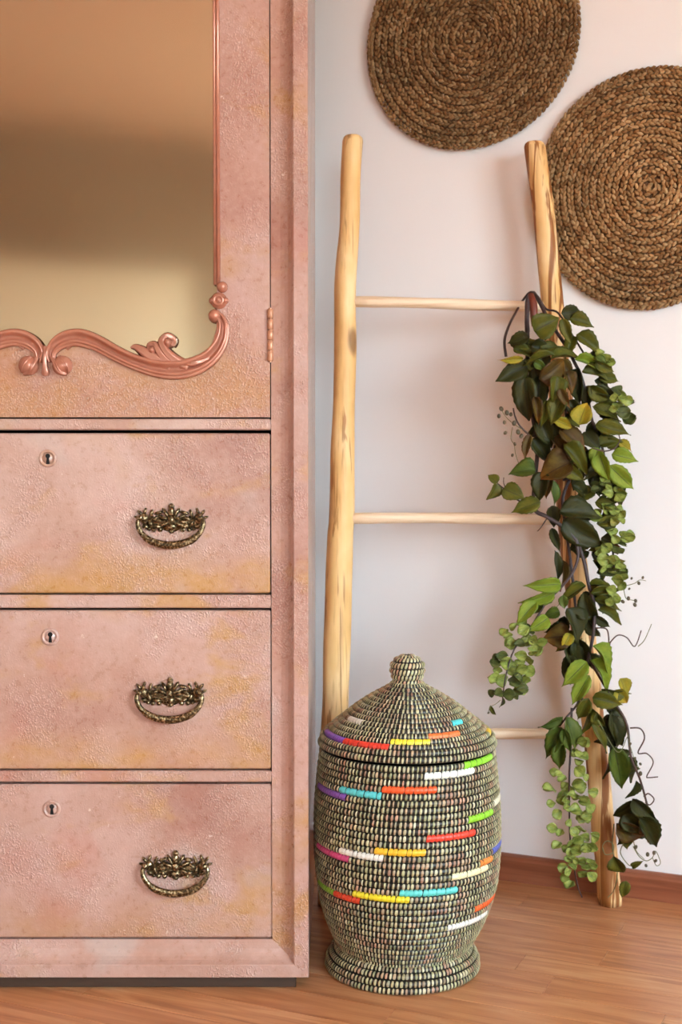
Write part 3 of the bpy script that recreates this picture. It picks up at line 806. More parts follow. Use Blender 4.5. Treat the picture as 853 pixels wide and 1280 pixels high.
# the same scatter of dashes goes on round the back
rng = random.Random(11)
acc_cols = [a[4] for a in accents]
for sname in ('body', 'lid'):
    for i in range(2, len(secs[sname]) - 2):
        if rng.random() < 0.55:
            f0 = rng.uniform(R(95), R(230)); kx = rng.randrange(len(acc_cols))
            accents.append((0, 0, 0, 0, acc_cols[kx], sname)); seg_of.setdefault((sname, i), []).append((f0, f0 + R(32), len(accents) - 1))
straws = [(214, 208, 160), (222, 214, 168), (204, 194, 146), (212, 184, 146), (206, 162, 132), (196, 196, 146), (226, 220, 182)]
rng = random.Random(3)
def stitch(mb, r_, z_, nr, f, df, lift, c, slant, ext=0.90):
    """one strand wrapped over the outside of a coil"""
    vs = []; na = 5
    for j in range(na):
        a = -ext + 2 * ext * j / (na - 1)
        dirn = Vector((nr.x * math.cos(a) - nr.y * math.sin(a), nr.x * math.sin(a) + nr.y * math.cos(a)))
        for q, lf in ((-1, 0.0), (0, 1.0), (1, 0.0)):
            rc = RC + 0.0002 + lift * lf * (1 - 0.35 * abs(a))
            rr = r_ + dirn.x * rc; ff = f + q * df * (1 - 0.28 * (a / ext) ** 4) + slant * a
            vs.append(ctr(z_) + Vector((rr * math.sin(ff), -rr * math.cos(ff), z_ + dirn.y * rc)))
    fs = []
    for j in range(na - 1):
        for q in range(2):
            b = j * 3 + q; fs.append((b, b + 1, b + 4, b + 3))
    mb.add(vs, fs, c)
def coils(sname, parent, root_part):
    sec = secs[sname]
    m = MB()
    for r_, z_ in sec: m.torus(ctr(z_) + Vector((0, 0, z_)), r_, RC, 72 if r_ > 0.05 else 36, 8)
    if sname == 'body': m.lathe([(r_ - 0.006, z_) for r_, z_ in sec], bc, 48)
    if sname == 'lid': m.lathe([(max(r_ - 0.002, 0.002), z_ - 0.001) for r_, z_ in sec], bc, 48)
    if sname == 'knob': m.lathe([(0.0005, sec[-1][1] + 0.003)] + [(r_ - 0.001, z_) for r_, z_ in reversed(sec)], bc, 32)
    part = m.build(root_part, M['cord'], K, True) if parent is None else sub(parent, m, root_part, M['cord'], K, True)
    st = MB(); accm = {}
    for i, (r_, z_) in enumerate(sec):
        nr = ring_normal(sec, i)
        if sname in ('body', 'foot_ring'): N = 130 if sname == 'body' else 112
        elif sname == 'lid': N = 130 if r_ > 0.098 else (98 if r_ > 0.072 else (66 if r_ > 0.047 else (46 if r_ > 0.03 else 32)))
        else: N = max(14, round(2 * math.pi * r_ / 0.0050))
        ph = (i * 0.07 + rng.uniform(-0.16, 0.16)) * 2 * math.pi / N
        segs = seg_of.get((sname, i), [])
        for k in range(N):
            f = ph + 2 * math.pi * (k + rng.uniform(-0.10, 0.10)) / N
            f = (f + math.pi * 0.5) % (2 * math.pi) - math.pi * 0.5
            hit = None
            for a_, b_, idx in segs:
                if a_ <= f <= b_: hit = idx
            dfull = math.pi / N
            if hit is not None:
                mb = accm.setdefault(hit, MB()); stitch(mb, r_, z_, nr, f, dfull * 1.0, 0.0010, None, 0.006, 1.25)
                continue
            nz = noise.noise(Vector((math.sin(f) * 2.2, math.cos(f) * 2.2, z_ * 22 + i * 0.13)))
            n2_ = noise.noise(Vector((math.sin(f) * 5, math.cos(f) * 5, z_ * 60 + 9)))
            wd = 0.58 - 0.42 * min(max(z_ - 0.06, 0), 0.30) + 0.15 * nz + rng.uniform(-0.12, 0.12)
            c = rng.choice(straws[3:5] if n2_ > 0.33 else straws[:4] + straws[5:])
            g = rng.uniform(0.46, 0.92)
            st_c = tuple(lin(x) * g for x in c) + (1.0,)
            stitch(st, r_, z_, nr, f, dfull * wd, 0.0009, st_c, 0.004)
    s_ = sub(part, st, 'straw_stitching', M['straw'], K, True); s_['kind'] = 'stuff'
    return part, accm
body, acc1 = coils('body', None, 'body')
foot, _ = coils('foot_ring', None, 'foot_ring')
lid, acc2 = coils('lid', None, 'lid')
for part, am in ((body, acc1), (lid, acc2)):
    for idx, mb in am.items(): sub(part, mb, 'colored_stitching', accent(accents[idx][4]), K, True)
# knob stays a sub-part of the lid; its stitches are joined with it
def knob_part():
    sec = secs['knob']; m = MB()
    for r_, z_ in sec: m.torus(bc + Vector((0, 0, z_)), r_, RC * 0.9, 36, 8)
    m.lathe([(0.0005, sec[-1][1] + 0.0035)] + [(r_ + 0.001, z_) for r_, z_ in reversed(sec)], bc, 32)
    kn = sub(lid, m, 'knob', M['cord'], K, True)
    st = MB()
    for i, (r_, z_) in enumerate(sec):
        nr = ring_normal(sec, i); N = max(12, round(2 * math.pi * (r_ + RC) / 0.0058))
        for k in range(N):
            f = (k + 0.5 * (i % 2)) * 2 * math.pi / N; c = rng.choice(straws); g = rng.uniform(0.65, 1.0)
            stitch(st, r_, z_, nr, f, math.pi / N * 0.62, 0.0007, tuple(lin(x) * g for x in c) + (1.0,), 0.05)
    s_ = sub(lid, st, 'knob_stitching', M['straw'], K, True); s_['kind'] = 'stuff'
knob_part()

# ---------------------------------------------------------------- ladder
railL = [(441.3, 172, 25.5), (439, 215, 25), (437, 278, 25), (433, 340, 27.5), (432, 380, 27), (431.5, 450, 27), (429, 550, 30), (427, 644, 31), (425, 675, 32), (422.5, 770, 33), (420, 863, 34), (418.5, 960, 34.5), (416, 1060, 35), (414, 1138, 35)]
railR = [(668.5, 180, 26), (673, 215, 27), (678.5, 255, 27), (686, 330, 27), (691, 378, 27), (700, 480, 29), (709, 600, 31), (718, 700, 32), (728, 780, 31), (745, 935, 29), (755, 1040, 29), (763, 1131, 30.5)]
def rail_y(py): return 2.135 + (2.195 - 2.135) * (1131 - py) / (1131 - 180)
LDc = P(590, 1130, 2.135); LD = thing('ladder', 'rustic ladder of two peeled wood poles and thin round rungs against the wall', 'ladder', (LDc.x, 2.135, 0))
def pole(pts, seed, mat):
    p3 = []
    for a, b, w_ in smooth_path(pts, 6):
        y = rail_y(b); q = P(a, b, y); p3.append((q, w_ / 2 * y / F_PX))
    base = p3[-1]; p3[-1] = (Vector((base[0].x, base[0].y, 0.0)), base[1])
    m = MB(); seg = 20; vs = []; n = len(p3)
    for i, (p, r_) in enumerate(p3):
        for k in range(seg):
            q = 2 * math.pi * k / seg
            d = Vector((math.cos(q), math.sin(q), 0))
            w_ = 1 + 0.10 * noise.noise(Vector((d.x * 1.3 + seed, d.y * 1.3, p.z * 9))) + 0.04 * noise.noise(Vector((d.x * 5, d.y * 5 + seed, p.z * 16)))
            if i in (0, n - 1): w_ *= 0.90
            vs.append(p + d * r_ * w_)
    # rounded, sawn ends
    vs2 = []
    for k in range(seg):
        vs2.append(p3[0][0] + (vs[k] - p3[0][0]) * 0.80 + Vector((0, 0, 0.003)))
    fs = [(i * seg + k, i * seg + (k + 1) % seg, (i + 1) * seg + (k + 1) % seg, (i + 1) * seg + k) for i in range(n - 1) for k in range(seg)]
    o = n * seg
    fs += [(o + k, o + (k + 1) % seg, (k + 1) % seg, k) for k in range(seg)] + [tuple(o + k for k in range(seg))]
    fs += [tuple(range((n - 1) * seg, n * seg))]
    m.add(vs + vs2, fs)
    return m.build('rail', mat, LD, True)
pole(railL, 3.1, M['rail_a']); pole(railR, 8.7, M['rail_b'])
for (xa, ya, xb, yb) in ((434, 377.5, 690, 382.5), (427, 648, 712, 648.5), (419, 919, 742, 917.5)):
    A = P(xa, ya, rail_y(ya)); B = P(xb, yb, rail_y(yb)); m = MB()
    path = []; rad = []
    for i in range(9):
        t_ = i / 8; p = A.lerp(B, t_) + Vector((0, 0, 0.0012 * math.sin(t_ * 5 + xa))); path.append(p); rad.append(0.0092 + 0.0005 * math.sin(i * 1.7))
    m.tube(path, rad, 14); m.build('rung', M['rung'], LD, True)

# ---------------------------------------------------------------- round jute mats on the wall
def mat_thing(px, py, rad, label, seed, dark, asp=1.0):
    yw = wall_y(px); c = P(px, py, yw)
    cc = c + V * 0.004
    t_ = thing('woven_mat', label, 'wall mat', cc, 'round jute mats on the wall')
    rg = random.Random(seed)
    pitch = 0.0130; turns = rad / pitch
    m = MB(); N = 64
    def wob(a): return 1 + 0.012 * math.sin(2 * a + seed) + 0.008 * math.sin(3 * a + 1.3 * seed)
    vs = []
    for d_ in (0.0, 0.004):
        for k in range(N):
            a = 2 * math.pi * k / N; r_ = (rad - 0.010) * wob(a)
            vs.append(cc + U * r_ * math.cos(a) + Zv * asp * r_ * math.sin(a) + V * d_)
    m.add(vs, [tuple(range(N)), tuple(range(N, 2 * N))] + [(k, (k + 1) % N, (k + 1) % N + N, k + N) for k in range(N)])
    m.build('backing', M['jute_back'], t_)
    b = MB(); a = 0.6; lump_l = 0.0092; side = 1
    jutes = [(178, 134, 88), (192, 150, 102), (164, 118, 72), (204, 164, 116), (150, 106, 64), (184, 142, 94)]
    a_end = (turns + 0.62) * 2 * math.pi; r_max = rad - pitch * 0.36
    while a < a_end:
        r_ = min(pitch * a / (2 * math.pi), r_max)
        w_ = wob(a) if r_ > 0.02 else 1
        rr = r_ * w_
        stepa = (lump_l * 0.52) / max(r_, 0.006)
        er = U * math.cos(a) + Zv * math.sin(a); et = -U * math.sin(a) + Zv * math.cos(a)
        side = -side
        p = cc + (U * math.cos(a) + Zv * (math.sin(a) * asp)) * (rr + side * pitch * 0.20) + V * (0.0062 + rg.uniform(-0.0007, 0.0009))
        ang = side * (0.42 + rg.uniform(-0.12, 0.12))
        ax = et * math.cos(ang) + er * math.sin(ang) * -1; bx = V.cross(ax).normalized()
        rot = Matrix((ax, bx, V)).transposed()
        c_ = rg.choice(jutes); tn = noise.noise(Vector((math.cos(a) * rr * 14, math.sin(a) * rr * 14, seed)))
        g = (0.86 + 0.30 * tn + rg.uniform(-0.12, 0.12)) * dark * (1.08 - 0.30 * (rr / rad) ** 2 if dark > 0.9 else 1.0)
        b.ell(p, (lump_l * rg.uniform(0.62, 0.80), pitch * 0.26 * rg.uniform(0.85, 1.15), 0.0034 * rg.uniform(0.9, 1.1)), 6, 4, rot, tuple(lin(x) * g for x in c_) + (1.0,))
        a += stepa
    o = b.build('braid', M['jute'], t_, True, fixn=False)
    # loose fibres
    fb = MB()
    for k in range(60):
        a = rg.uniform(0, 2 * math.pi); r_ = rad * math.sqrt(rg.uniform(0.05, 1.0)) * 0.985
        p = cc + U * r_ * math.cos(a) + Zv * r_ * math.sin(a) + V * 0.010
        q = p + (U * rg.uniform(-1, 1) + Zv * rg.uniform(-1, 1) + V * rg.uniform(0, .5)) * 0.009
        fb.tube([p, (p + q) / 2 + V * 0.001, q], 0.00025, 3)
    f_ = fb.build('loose_fibers', M['rung'], t_); f_['kind'] = 'stuff'
    return t_
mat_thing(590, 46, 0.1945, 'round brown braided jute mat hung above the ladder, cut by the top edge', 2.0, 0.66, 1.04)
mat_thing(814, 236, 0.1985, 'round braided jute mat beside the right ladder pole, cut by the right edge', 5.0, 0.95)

# ---------------------------------------------------------------- leafy garland on the ladder
GY = 2.085
gp = P(700, 380, GY)
G = thing('leafy_garland', 'artificial leafy green vine garland draped down the right ladder pole', 'garland', (P(745, 1120, GY).x, GY, 0))
def vine(name, pts, r0, r1, mat, steps=6, seg=7):
    """points are (px, py[, depth])"""
    p = [tuple(q) if len(q) == 3 else (q[0], q[1], GY) for q in pts]
    path = [P(a, b, c) for a, b, c in smooth_path(p, steps)]
    n = len(path); m = MB(); m.tube(path, [r0 + (r1 - r0) * i / (n - 1) for i in range(n)], seg)
    return m.build(name, mat, G, True)
vine('vine', [(633, 446, 2.12), (631, 426, 2.12), (637, 406, 2.13), (646, 389, 2.17), (655, 374, 2.18), (664, 365, 2.16), (673, 371, 2.13), (683, 386, 2.12), (698, 391, 2.11), (714, 416, 2.10), (731, 443, 2.10)], .0024, .0016, M['vine'])
vine('vine', [(660, 415, 2.13), (659, 395, 2.13), (660, 374, 2.15), (667, 366, 2.16), (676, 380, 2.12), (686, 400, 2.10), (694, 412), (711, 437), (718, 452), (726, 468), (732, 487), (737, 506), (742, 530), (753, 558), (760, 600), (764, 650), (768, 710)], .0038, .0018, M['vine'])
vine('vine', [(660, 375, 2.12), (659, 400, 2.11), (660, 440, 2.11), (658, 480, 2.10), (666, 520, 2.10), (672, 560, 2.10), (669, 600, 2.10), (668, 635, 2.08), (684, 646, 2.07), (703, 658, 2.07), (720, 675, 2.07), (730, 700, 2.07), (736, 730, 2.07), (743, 757, 2.07), (742, 792, 2.07), (736, 822, 2.07), (731, 853, 2.07), (727, 875, 2.07)], .0040, .0026, M['vine'])
vine('vine', [(720, 675, 2.07), (723, 695, 2.065), (716, 716, 2.06), (700, 736, 2.055), (684, 752, 2.05), (664, 784, 2.045), (643, 812, 2.04), (632, 848, 2.035), (628, 880, 2.035)], .0028, .0010, M['vine'])
vine('vine', [(731, 853, 2.07), (722, 880, 2.06), (708, 897, 2.055), (700, 908, 2.055)], .0022, .0012, M['vine'])
vine('vine', [(715, 885, 2.06), (714, 930, 2.06), (712, 970, 2.06), (712, 1010, 2.06), (714, 1060, 2.07), (722, 1105, 2.075), (728, 1122, 2.08)], .0020, .0011, M['vine'])
vine('vine', [(736, 822, 2.07), (752, 850, 2.07), (770, 880, 2.07), (784, 906, 2.06), (789, 945, 2.05), (801, 976, 2.05), (811, 1012, 2.05)], .0024, .0018, M['tendril'])
vine('vine', [(698, 480, 2.10), (708, 520, 2.10), (700, 540, 2.10), (690, 570, 2.10)], .0026, .0016, M['vine'])
vine('vine', [(704, 600, 2.09), (722, 596, 2.09), (742, 592, 2.09)], .0022, .0018, M['vine'])
vine('vine', [(712, 600, 2.09), (704, 622, 2.09), (706, 650, 2.09), (712, 690, 2.09), (718, 740, 2.09), (722, 790, 2.09), (726, 860, 2.09)], .0028, .0022, M['vine'])
vine('vine', [(668, 634, 2.08), (652, 628, 2.07), (634, 614, 2.07), (622, 604, 2.07)], .0020, .0008, M['vine'])
vine('vine', [(634, 614, 2.07), (630, 604, 2.07), (630, 597, 2.065)], .0009, .0006, M['vine'])
vine('vine', [(684, 648, 2.07), (676, 660, 2.06), (672, 664, 2.06)], .0010, .0006, M['vine'])
vine('vine', [(663, 545, 2.09), (650, 532, 2.09), (644, 520, 2.09), (642, 510, 2.09)], .0016, .0012, M['vine'])
vine('vine', [(768, 1030, 2.08), (766, 1060, 2.09), (772, 1090, 2.09), (768, 1112, 2.09), (760, 1122, 2.09)], .0010, .0007, M['twig'])
for pts in ([(745, 785), (759, 787), (762, 806), (764, 802), (773, 794), (784, 797), (794, 808), (802, 788)],
            [(788, 910), (801, 911), (806, 923), (798, 941), (809, 942), (817, 953), (809, 970), (812, 972), (823, 971)],
            [(741, 560), (756, 564), (769, 560), (775, 551), (774, 543)],
            [(805, 996), (811, 992), (818, 999), (813, 1006), (807, 1003)]):
    vine('tendril', [(a, b, 2.05) for a, b in pts], .0013, .0009, M['tendril'], 8)
for pts in ([(798, 808), (806, 800), (815, 780)], [(754, 1060), (757, 1068), (766, 1066), (767, 1056), (760, 1051), (754, 1056), (754, 1064)],
            [(792, 1058), (799, 1070), (808, 1076), (816, 1072), (820, 1064), (826, 1078), (821, 1082), (816, 1072)],
            [(781, 1052), (776, 1066), (786, 1081), (793, 1082)], [(748, 900), (772, 940), (784, 922)]):
    vine('tendril', [(a, b, 2.055) for a, b in pts], .0008, .0006, M['twig'], 8)
# red-brown wrapping at the top
m = MB(); m.tube([P(664, 368, 2.125), P(667, 380, 2.118), P(668, 396, 2.115), P(668, 408, 2.115)], [.0050, .0068, .0062, .004], 10); m.build('stem_wrap', M['wrap'], G, True)

# leaf shapes, unit length along +y, width 1 along x
def leaf_mesh(kind, mat, variant=0):
    rl, cr = 13, 7
    vs = []; fs = []; uvs = []
    for i in range(rl + 1):
        t_ = i / rl
        if kind == 'point':
            w_ = math.sin(math.pi * t_ ** 0.75) ** 0.8 * (1 - 0.25 * t_) * 0.58 if 0 < t_ < 1 else 0.006
            if t_ > 0.74: w_ *= 1 - 0.55 * min((t_ - 0.74) / 0.16, 1)
            w_ *= 1 + (0.05 if i % 2 else -0.04)
        elif kind == 'heart':
            w_ = (math.sin(math.pi * t_ ** 0.62) ** 0.75) * 0.54 * (1 - 0.40 * max(0, (t_ - 0.78) / 0.22)) * (1 + (0.03 if i % 2 else -0.03)) if 0 < t_ < 1 else 0.012
        else:
            w_ = (math.sin(math.pi * min(max(t_ ** 1.15, 0.02), 0.98)) ** 0.6) * 0.5 * (0.82 + 0.2 * t_)
        for j in range(cr):
            s_ = j / (cr - 1) * 2 - 1
            x = s_ * w_
            if kind == 'round': z = (0.45 + 0.25 * variant) * abs(x) ** 1.3 + (0.5 - 0.2 * variant) * (t_ - 0.4) ** 2 + 0.07 * math.sin(4 * s_ + 5 * t_ + variant * 2)
            else: z = (0.30 + 0.16 * variant) * abs(x) - (0.12 + 0.12 * variant) * t_ * t_ + 0.05 * math.sin(7 * t_ + 2.5 * s_ + variant * 1.7) * abs(s_)
            vs.append((x, t_, z)); uvs.append((s_ * 0.5 + 0.5, t_))
    for i in range(rl):
        for j in range(cr - 1):
            a = i * cr + j; fs.append((a, a + 1, a + cr + 1, a + cr))
    n = len(vs)
    vs += [(x, y, z - 0.012) for x, y, z in vs]; uvs += uvs[:n]
    bf = [tuple(n + q for q in reversed(f)) for f in fs]
    rim = [j for j in range(cr)] + [i * cr + cr - 1 for i in range(1, rl + 1)] + [rl * cr + j for j in range(cr - 2, -1, -1)] + [i * cr for i in range(rl - 1, 0, -1)]
    sf = [(rim[q], rim[(q + 1) % len(rim)] , rim[(q + 1) % len(rim)] + n, rim[q] + n)[::-1] for q in range(len(rim))]
    me = bpy.data.meshes.new('leaf'); me.from_pydata(vs, [], fs + bf + sf)
    ul = me.uv_layers.new(name='UVMap')
    for lp in me.loops: ul.data[lp.index].uv = uvs[lp.vertex_index]
    me.polygons.foreach_set('use_smooth', [True] * len(me.polygons))
    me.materials.append(mat); return me
_lm = {}
lrng = random.Random(21)
def leaf(x0, y0, x1, y1, w, colr, kind='point', dep=None, name='leaf', roll=None):
    dep = GY + lrng.uniform(-0.025, 0.02) if dep is None else dep
    A = P(x0, y0, dep); B = P(x1, y1, dep + lrng.uniform(-0.014, 0.008))
    ay = B - A; L = ay.length
    var = lrng.randrange(3); key = (kind, colr, var)
    if key not in _lm: _lm[key] = leaf_mesh(kind, M['leaf'][colr], var)
    yv = ay.normalized()
    nrm = Vector((lrng.uniform(-.65, .75), -1, lrng.uniform(-0.35, 0.8)))
    if kind == 'round': nrm = Vector((lrng.uniform(-1.1, 1.1), -1, lrng.uniform(-0.5, 1.3)))
    nrm = (nrm - yv * nrm.dot(yv)).normalized()
    xv = yv.cross(nrm)
    wd = w * dep / F_PX
    base_w = {'point': 1.05, 'heart': 1.06, 'round': 1.0}[kind]
    mt = Matrix((xv * (wd / base_w), yv * L, nrm * L)).transposed().to_4x4()
    mt.translation = A
    o = bpy.data.objects.new(name, _lm[key]); col.objects.link(o)
    o.parent = G; o.matrix_parent_inverse = Matrix.Identity(4)
    o.matrix_local = Matrix.Translation(-Vector(G.location)) @ mt
    return o
BIG = [
 (668,414,699,397,34,'o','heart',2.06),(662,421,634,428,18,'d','point',2.08),(655,448,623,451,10,'y','point',2.055),(694,443,653,452,12,'o','point',2.05),
 (659,456,621,476,26,'d','heart',2.075),(675,474,712,450,32,'b','heart',2.06),(697,470,694,502,23,'o','heart',2.055),(656,470,660,527,32,'d','heart',2.075),
 (674,470,672,522,24,'d','heart',2.08),(704,498,687,528,26,'o','heart',2.06),(663,543,655,574,13,'b','point',2.07),(670,588,637,588,25,'g','heart',2.06),
 (714,578,674,594,40,'b','heart',2.055),(682,590,671,626,24,'d','heart',2.07),(622,604,611,592,13,'o','heart',2.06),(622,605,612,626,18,'o','heart',2.06),
 (629,611,656,622,24,'o','heart',2.055),(676,627,639,640,22,'o','point',2.05),(690,632,694,660,18,'d','heart',2.08),
 (702,392,729,389,20,'d','point',2.07),(713,398,744,406,20,'o','point',2.07),(703,398,714,431,15,'o','point',2.065),(721,418,755,440,21,'o','point',2.075),
 (719,449,758,459,16,'l','point',2.07),(689,448,729,440,15,'o','point',2.06),(728,464,766,471,20,'o','point',2.075),(723,460,721,508,21,'d','point',2.08),
 (736,483,765,504,20,'o','point',2.07),(724,531,734,501,27,'y','heart',2.055),(741,508,778,524,20,'o','point',2.07),(744,531,790,542,21,'o','point',2.06),
 (750,556,776,548,19,'o','heart',2.075),(772,551,791,563,14,'y','point',2.08),(765,568,799,575,20,'l','point',2.065),(749,560,740,582,18,'l','heart',2.07),
 (750,567,760,603,22,'l','point',2.055),(762,582,794,613,24,'l','point',2.06),(706,556,738,589,23,'o','heart',2.06),(690,528,714,546,24,'d','heart',2.08),
 (700,536,734,562,26,'b','heart',2.075),(730,540,750,562,22,'d','heart',2.08),(700,640,757,641,32,'d','point',2.055),(704,650,754,684,36,'d','heart',2.07),
 (738,742,781,735,13,'o','point',2.06),(736,731,772,733,10,'o','point',2.07),(744,748,778,761,13,'o','point',2.065),(748,762,782,777,17,'o','point',2.065),
 (740,772,727,743,28,'d','heart',2.06),(710,760,729,803,32,'d','heart',2.06),(733,732,696,753,15,'o','point',2.05),(712,795,681,797,32,'b','heart',2.06),
 (713,792,704,811,15,'y','point',2.05),(702,730,658,733,20,'l','point',2.045),(694,741,651,756,16,'l','point',2.045),(671,753,645,779,20,'l','point',2.04),
 (700,764,680,770,15,'g','heart',2.05),(686,772,662,789,19,'l','heart',2.04),(704,744,706,762,13,'g','point',2.05),(678,752,668,768,12,'g','point',2.05),
 (734,827,703,858,24,'l','point',2.045),(737,844,714,882,21,'l','point',2.05),(742,807,770,839,23,'l','point',2.045),(739,825,769,862,24,'l','point',2.05),
 (770,862,786,881,20,'y','heart',2.07),(776,848,786,872,18,'y','heart',2.075),(716,818,706,852,18,'d','heart',2.07),(724,798,734,836,26,'d','heart',2.075),
 (712,805,722,842,24,'d','heart',2.08),(704,896,674,912,15,'g','point',2.05),(703,909,681,949,23,'g','point',2.05),(703,928,697,964,20,'g','point',2.045),
 (708,896,723,941,24,'g','point',2.045),(705,911,713,942,14,'g','point',2.04),(736,873,722,902,19,'o','point',2.055),(737,883,758,914,15,'o','point',2.06),
 (739,904,762,941,13,'o','point',2.055),(736,884,733,922,11,'o','point',2.06),(741,872,779,881,22,'o','point',2.06),(752,862,790,872,18,'o','point',2.07),
 (764,888,776,938,28,'d','heart',2.08),(758,900,768,940,22,'d','heart',2.085),(768,934,781,990,27,'g','heart',2.07),(764,930,762,975,18,'d','point',2.08),
 (796,976,787,1001,13,'d','point',2.055),(791,998,821,1029,21,'d','point',2.05),(794,1002,768,1023,20,'d','heart',2.06),(799,1020,829,1063,27,'d','point',2.045),
 (771,1029,808,1051,27,'b','heart',2.065),(780,1018,800,1044,24,'d','heart',2.06),(768,1070,779,1096,22,'o','heart',2.06),(783,1101,778,1123,14,'o','heart',2.07),
 (790,1083,803,1077,8,'o','point',2.055),(640,420,664,438,20,'d','heart',2.09),(642,436,670,444,16,'o','heart',2.09),
 (664,432,690,440,22,'d','heart',2.085),(662,462,690,470,26,'d','heart',2.09),(668,452,684,462,12,'g','point',2.05),(676,524,690,560,24,'d','heart',2.085),(666,548,690,578,24,'d','heart',2.09),
 (690,548,712,572,24,'b','heart',2.085),(692,524,720,536,14,'y','point',2.06),(726,508,742,520,12,'d','point',2.08),(690,596,680,622,16,'b','heart',2.075),
 (690,600,696,634,14,'g','point',2.08),(735,600,760,606,18,'d','heart',2.085),(742,612,720,626,18,'o','heart',2.085),(746,655,782,648,15,'o','point',2.07),(752,672,776,690,20,'d','heart',2.08),
 (740,690,766,712,24,'d','heart',2.085),(742,700,760,726,20,'k','heart',2.08),(716,420,708,446,16,'o','point',2.08),(700,450,716,470,18,'b','heart',2.08),
 (744,475,764,490,16,'d','heart',2.085),(748,498,770,512,16,'d','heart',2.085),(690,660,700,690,12,'d','point',2.085),
 (694,688,700,730,11,'d','point',2.09),(704,700,706,740,9,'b','point',2.09),(735,775,750,800,16,'d','heart',2.08),(706,770,704,800,16,'d','heart',2.085),
 (736,446,762,448,16,'d','point',2.08),(744,452,770,466,17,'o','point',2.07),(748,470,776,476,16,'o','point',2.08),(742,490,774,492,17,'d','point',2.08),(752,508,786,512,16,'k','point',2.075),
 (750,520,782,530,16,'d','point',2.08),(756,552,784,556,16,'o','point',2.08),(750,590,772,606,18,'o','point',2.075),(742,596,752,622,17,'d','heart',2.08),(744,628,776,636,16,'o','point',2.075),(748,646,770,664,18,'d','heart',2.075),
 (712,500,728,526,18,'d','heart',2.075),(708,464,718,490,17,'b','heart',2.07),(704,582,730,600,20,'o','heart',2.07),(716,606,738,620,18,'d','heart',2.075),(746,716,776,716,14,'k','point',2.075),(744,770,764,786,12,'d','point',2.075),
 (668,496,676,530,14,'b','point',2.06),(700,486,712,510,14,'b','point',2.05),(744,446,760,454,12,'g','heart',2.06),(683,500,678,536,12,'o','point',2.065)]
for a in BIG: leaf(*a)
# sprays of small round leaves
SM = []
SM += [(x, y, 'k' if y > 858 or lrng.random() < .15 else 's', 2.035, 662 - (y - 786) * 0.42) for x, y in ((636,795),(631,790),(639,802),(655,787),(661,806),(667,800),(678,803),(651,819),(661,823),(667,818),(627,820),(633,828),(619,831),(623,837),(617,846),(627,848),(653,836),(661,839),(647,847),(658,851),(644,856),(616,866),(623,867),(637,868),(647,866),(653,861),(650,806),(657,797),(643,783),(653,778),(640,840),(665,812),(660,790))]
z7 = ((300,240),(260,310),(290,330),(160,460),(180,500),(80,535),(160,580),(95,615),(190,640),(130,670),(260,490),(300,450),(290,570),(350,540),(310,690),(280,700),(100,765),(150,790),(230,780),(300,820),(360,820),(130,870),(190,890),(250,900),(320,880),(200,950),(250,960),(335,970),(165,1000),(190,1030),(310,1010),(340,1055),(180,1070),(210,1110),(270,410),(220,560),(240,660),(200,720),(140,440),(180,600),(330,640),(260,840),(280,770),(230,860),(300,900),(220,1000),(290,1050),(265,560),(150,540))
SM += [(670 + x / 4.92, 880 + y / 4.92, 's', 2.045, 714) for x, y in z7]
SM += [(x, y, 's' if lrng.random() < .72 else 'k', 2.065, 757) for x, y in ((757,447),(764,452),(770,489),(777,492),(784,504),(774,500),(771,508),(779,516),(788,522),(783,499),(768,498),
  (752,622),(760,616),(770,620),(763,628),(775,622),(757,634),(766,640),(773,637),(779,642),(769,650),(776,651),(762,655),(780,668),(783,674),(770,672),(765,665),(776,680),(772,688),(758,684),(748,688),(766,698),(755,700),(761,705),(769,702),(775,708),(778,714),(773,724),(780,722),(766,716),(754,710),(768,745),(762,752),(772,748),(764,738),(748,640),(772,612),(756,606),(746,606))]
def small(x, y, c, d, ax):
    sd = 1 if x >= ax else -1
    a = (0.35 if sd > 0 else math.pi - 0.35) + lrng.uniform(-0.7, 0.7)
    r_ = lrng.uniform(7.0, 11.0)
    leaf(x - r_ * .8 * math.cos(a), y - r_ * .5 * math.sin(a), x + r_ * .8 * math.cos(a), y + r_ * .8 * math.sin(a), r_ * lrng.uniform(1.4, 1.9), c, 'round', d + lrng.uniform(-.018, .018), 'small_leaf')
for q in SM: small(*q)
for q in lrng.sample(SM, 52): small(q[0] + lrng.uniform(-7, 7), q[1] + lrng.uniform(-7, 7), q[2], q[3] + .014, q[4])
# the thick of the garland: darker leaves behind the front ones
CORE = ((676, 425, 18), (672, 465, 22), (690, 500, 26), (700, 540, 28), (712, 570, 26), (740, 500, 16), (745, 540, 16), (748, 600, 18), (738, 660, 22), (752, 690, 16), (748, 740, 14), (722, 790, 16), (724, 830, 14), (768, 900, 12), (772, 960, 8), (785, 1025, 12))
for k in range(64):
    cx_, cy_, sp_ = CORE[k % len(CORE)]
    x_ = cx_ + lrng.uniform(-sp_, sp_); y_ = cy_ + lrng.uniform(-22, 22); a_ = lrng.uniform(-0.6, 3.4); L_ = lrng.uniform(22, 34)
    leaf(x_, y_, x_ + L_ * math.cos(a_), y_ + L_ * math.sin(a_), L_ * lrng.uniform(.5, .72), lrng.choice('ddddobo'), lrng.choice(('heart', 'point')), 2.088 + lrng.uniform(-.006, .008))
leaf(613, 882, 620, 895, 6, 'o', 'point', 2.035); leaf(629, 872, 626, 886, 5, 'k', 'point', 2.035); leaf(757, 606, 764, 612, 8, 's', 'round', 2.05)
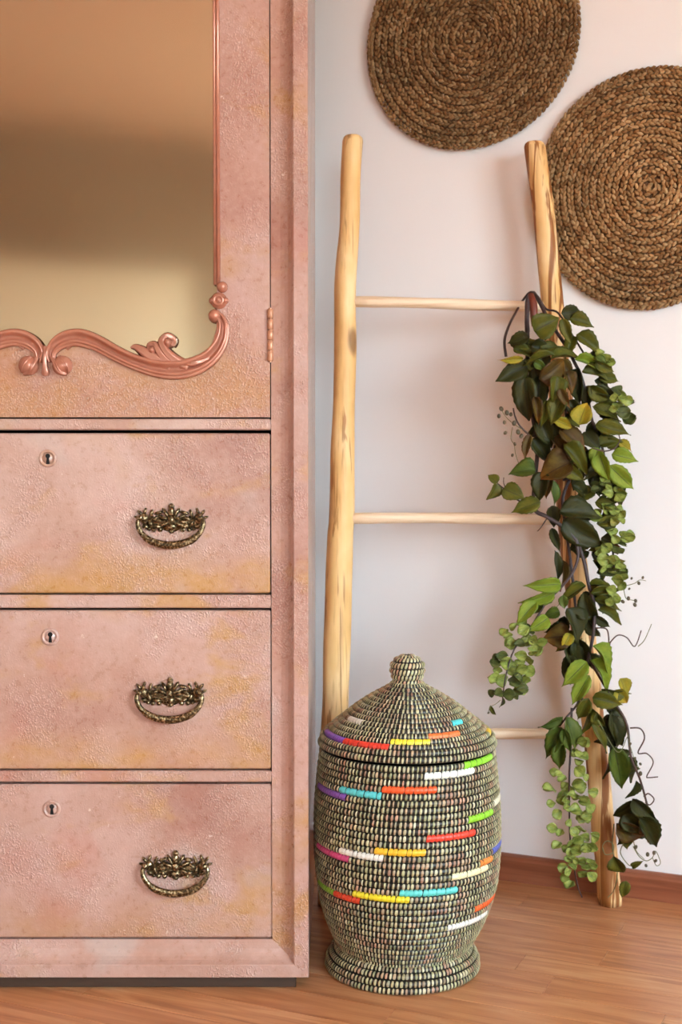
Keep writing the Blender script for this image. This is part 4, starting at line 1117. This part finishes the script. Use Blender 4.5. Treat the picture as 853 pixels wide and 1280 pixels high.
# thin sprigs with seed buds
def sprig(pts, buds, mat, d, rb=2.0):
    v_ = vine('twig', [(a, b, d) for a, b in pts], .0007, .0005, mat, 5, 5)
    for a, b in buds:
        m = MB(); s_ = rb * d / F_PX * lrng.uniform(.8, 1.25)
        m.ell(P(a, b, d), (s_, s_ * .8, s_ * 1.25), 8, 6, Matrix.Rotation(lrng.uniform(-.8, .8), 3, 'Y'))
        o = sub(v_, m, 'bud', M['berry'], G, True)
sprig([(652, 536), (640, 528), (632, 520), (627, 512)], [(627, 511), (624, 520), (631, 528), (634, 516), (639, 518), (643, 529), (648, 540), (652, 545)], M['twig'], 2.07, 2.3)
sprig([(641, 534), (639, 548), (643, 556), (645, 568), (649, 580)], [(632, 541), (644, 555), (641, 569)], M['twig'], 2.07, 1.8)
sprig([(784, 732), (794, 729), (800, 725), (808, 726)], [(790, 723), (799, 729), (804, 722), (787, 736)], M['twig'], 2.05, 1.8)
sprig([(780, 736), (783, 748), (790, 750), (796, 751)], [(786, 748), (795, 751), (794, 756), (779, 752)], M['twig'], 2.05, 2.0)
sprig([(784, 915), (789, 935), (794, 950), (800, 962)], [(794, 948), (801, 955), (801, 967), (788, 930), (786, 922)], M['twig'], 2.05, 2.2)
sprig([(792, 1050), (796, 1064), (806, 1074)], [(795, 1059), (810, 1068), (808, 1082), (818, 1066), (820, 1076)], M['twig'], 2.05, 2.2)
sprig([(626, 875), (620, 880), (613, 884), (611, 890)], [(611, 891)], M['twig'], 2.035, 1.2)

# ---------------------------------------------------------------- cream furniture across the room, made up for the bright area in the mirror
cu0, cu1, cz1 = -0.35, 1.13, 1.68
C0 = rm((cu0 + cu1) / 2, V1 - 0.28, 0)
C = thing('added_cupboard', 'added cream furniture across the room, standing for the bright area in the mirror', 'added_cupboard', C0)
def rb(a, b, ch=0.0):
    m = MB(); m.box(a, b, ch, rm); return m
rb((cu0, V1 - .52, .06), (cu1, V1 - .02, cz1)).build('body', M['cream'], C)
rb((cu0 - .02, V1 - .55, cz1), (cu1 + .02, V1 - .02, cz1 + .03), .004).build('top_board', M['cream'], C)
rb((cu0 + .03, V1 - .50, 0), (cu1 - .03, V1 - .05, .06)).build('plinth', M['plinth'], C)
for k in range(3):
    a = cu0 + .01 + k * (cu1 - cu0 - .02) / 3; b = a + (cu1 - cu0 - .02) / 3 - .006
    d = rb((a, V1 - .545, .08), (b, V1 - .521, cz1 - .01), .003).build('door', M['cream'], C)
    h = MB(); h.ell(rm(b - .05, V1 - .56, .95), .014, 10, 8); sub(d, h, 'door_knob', M['brass'], C, True)
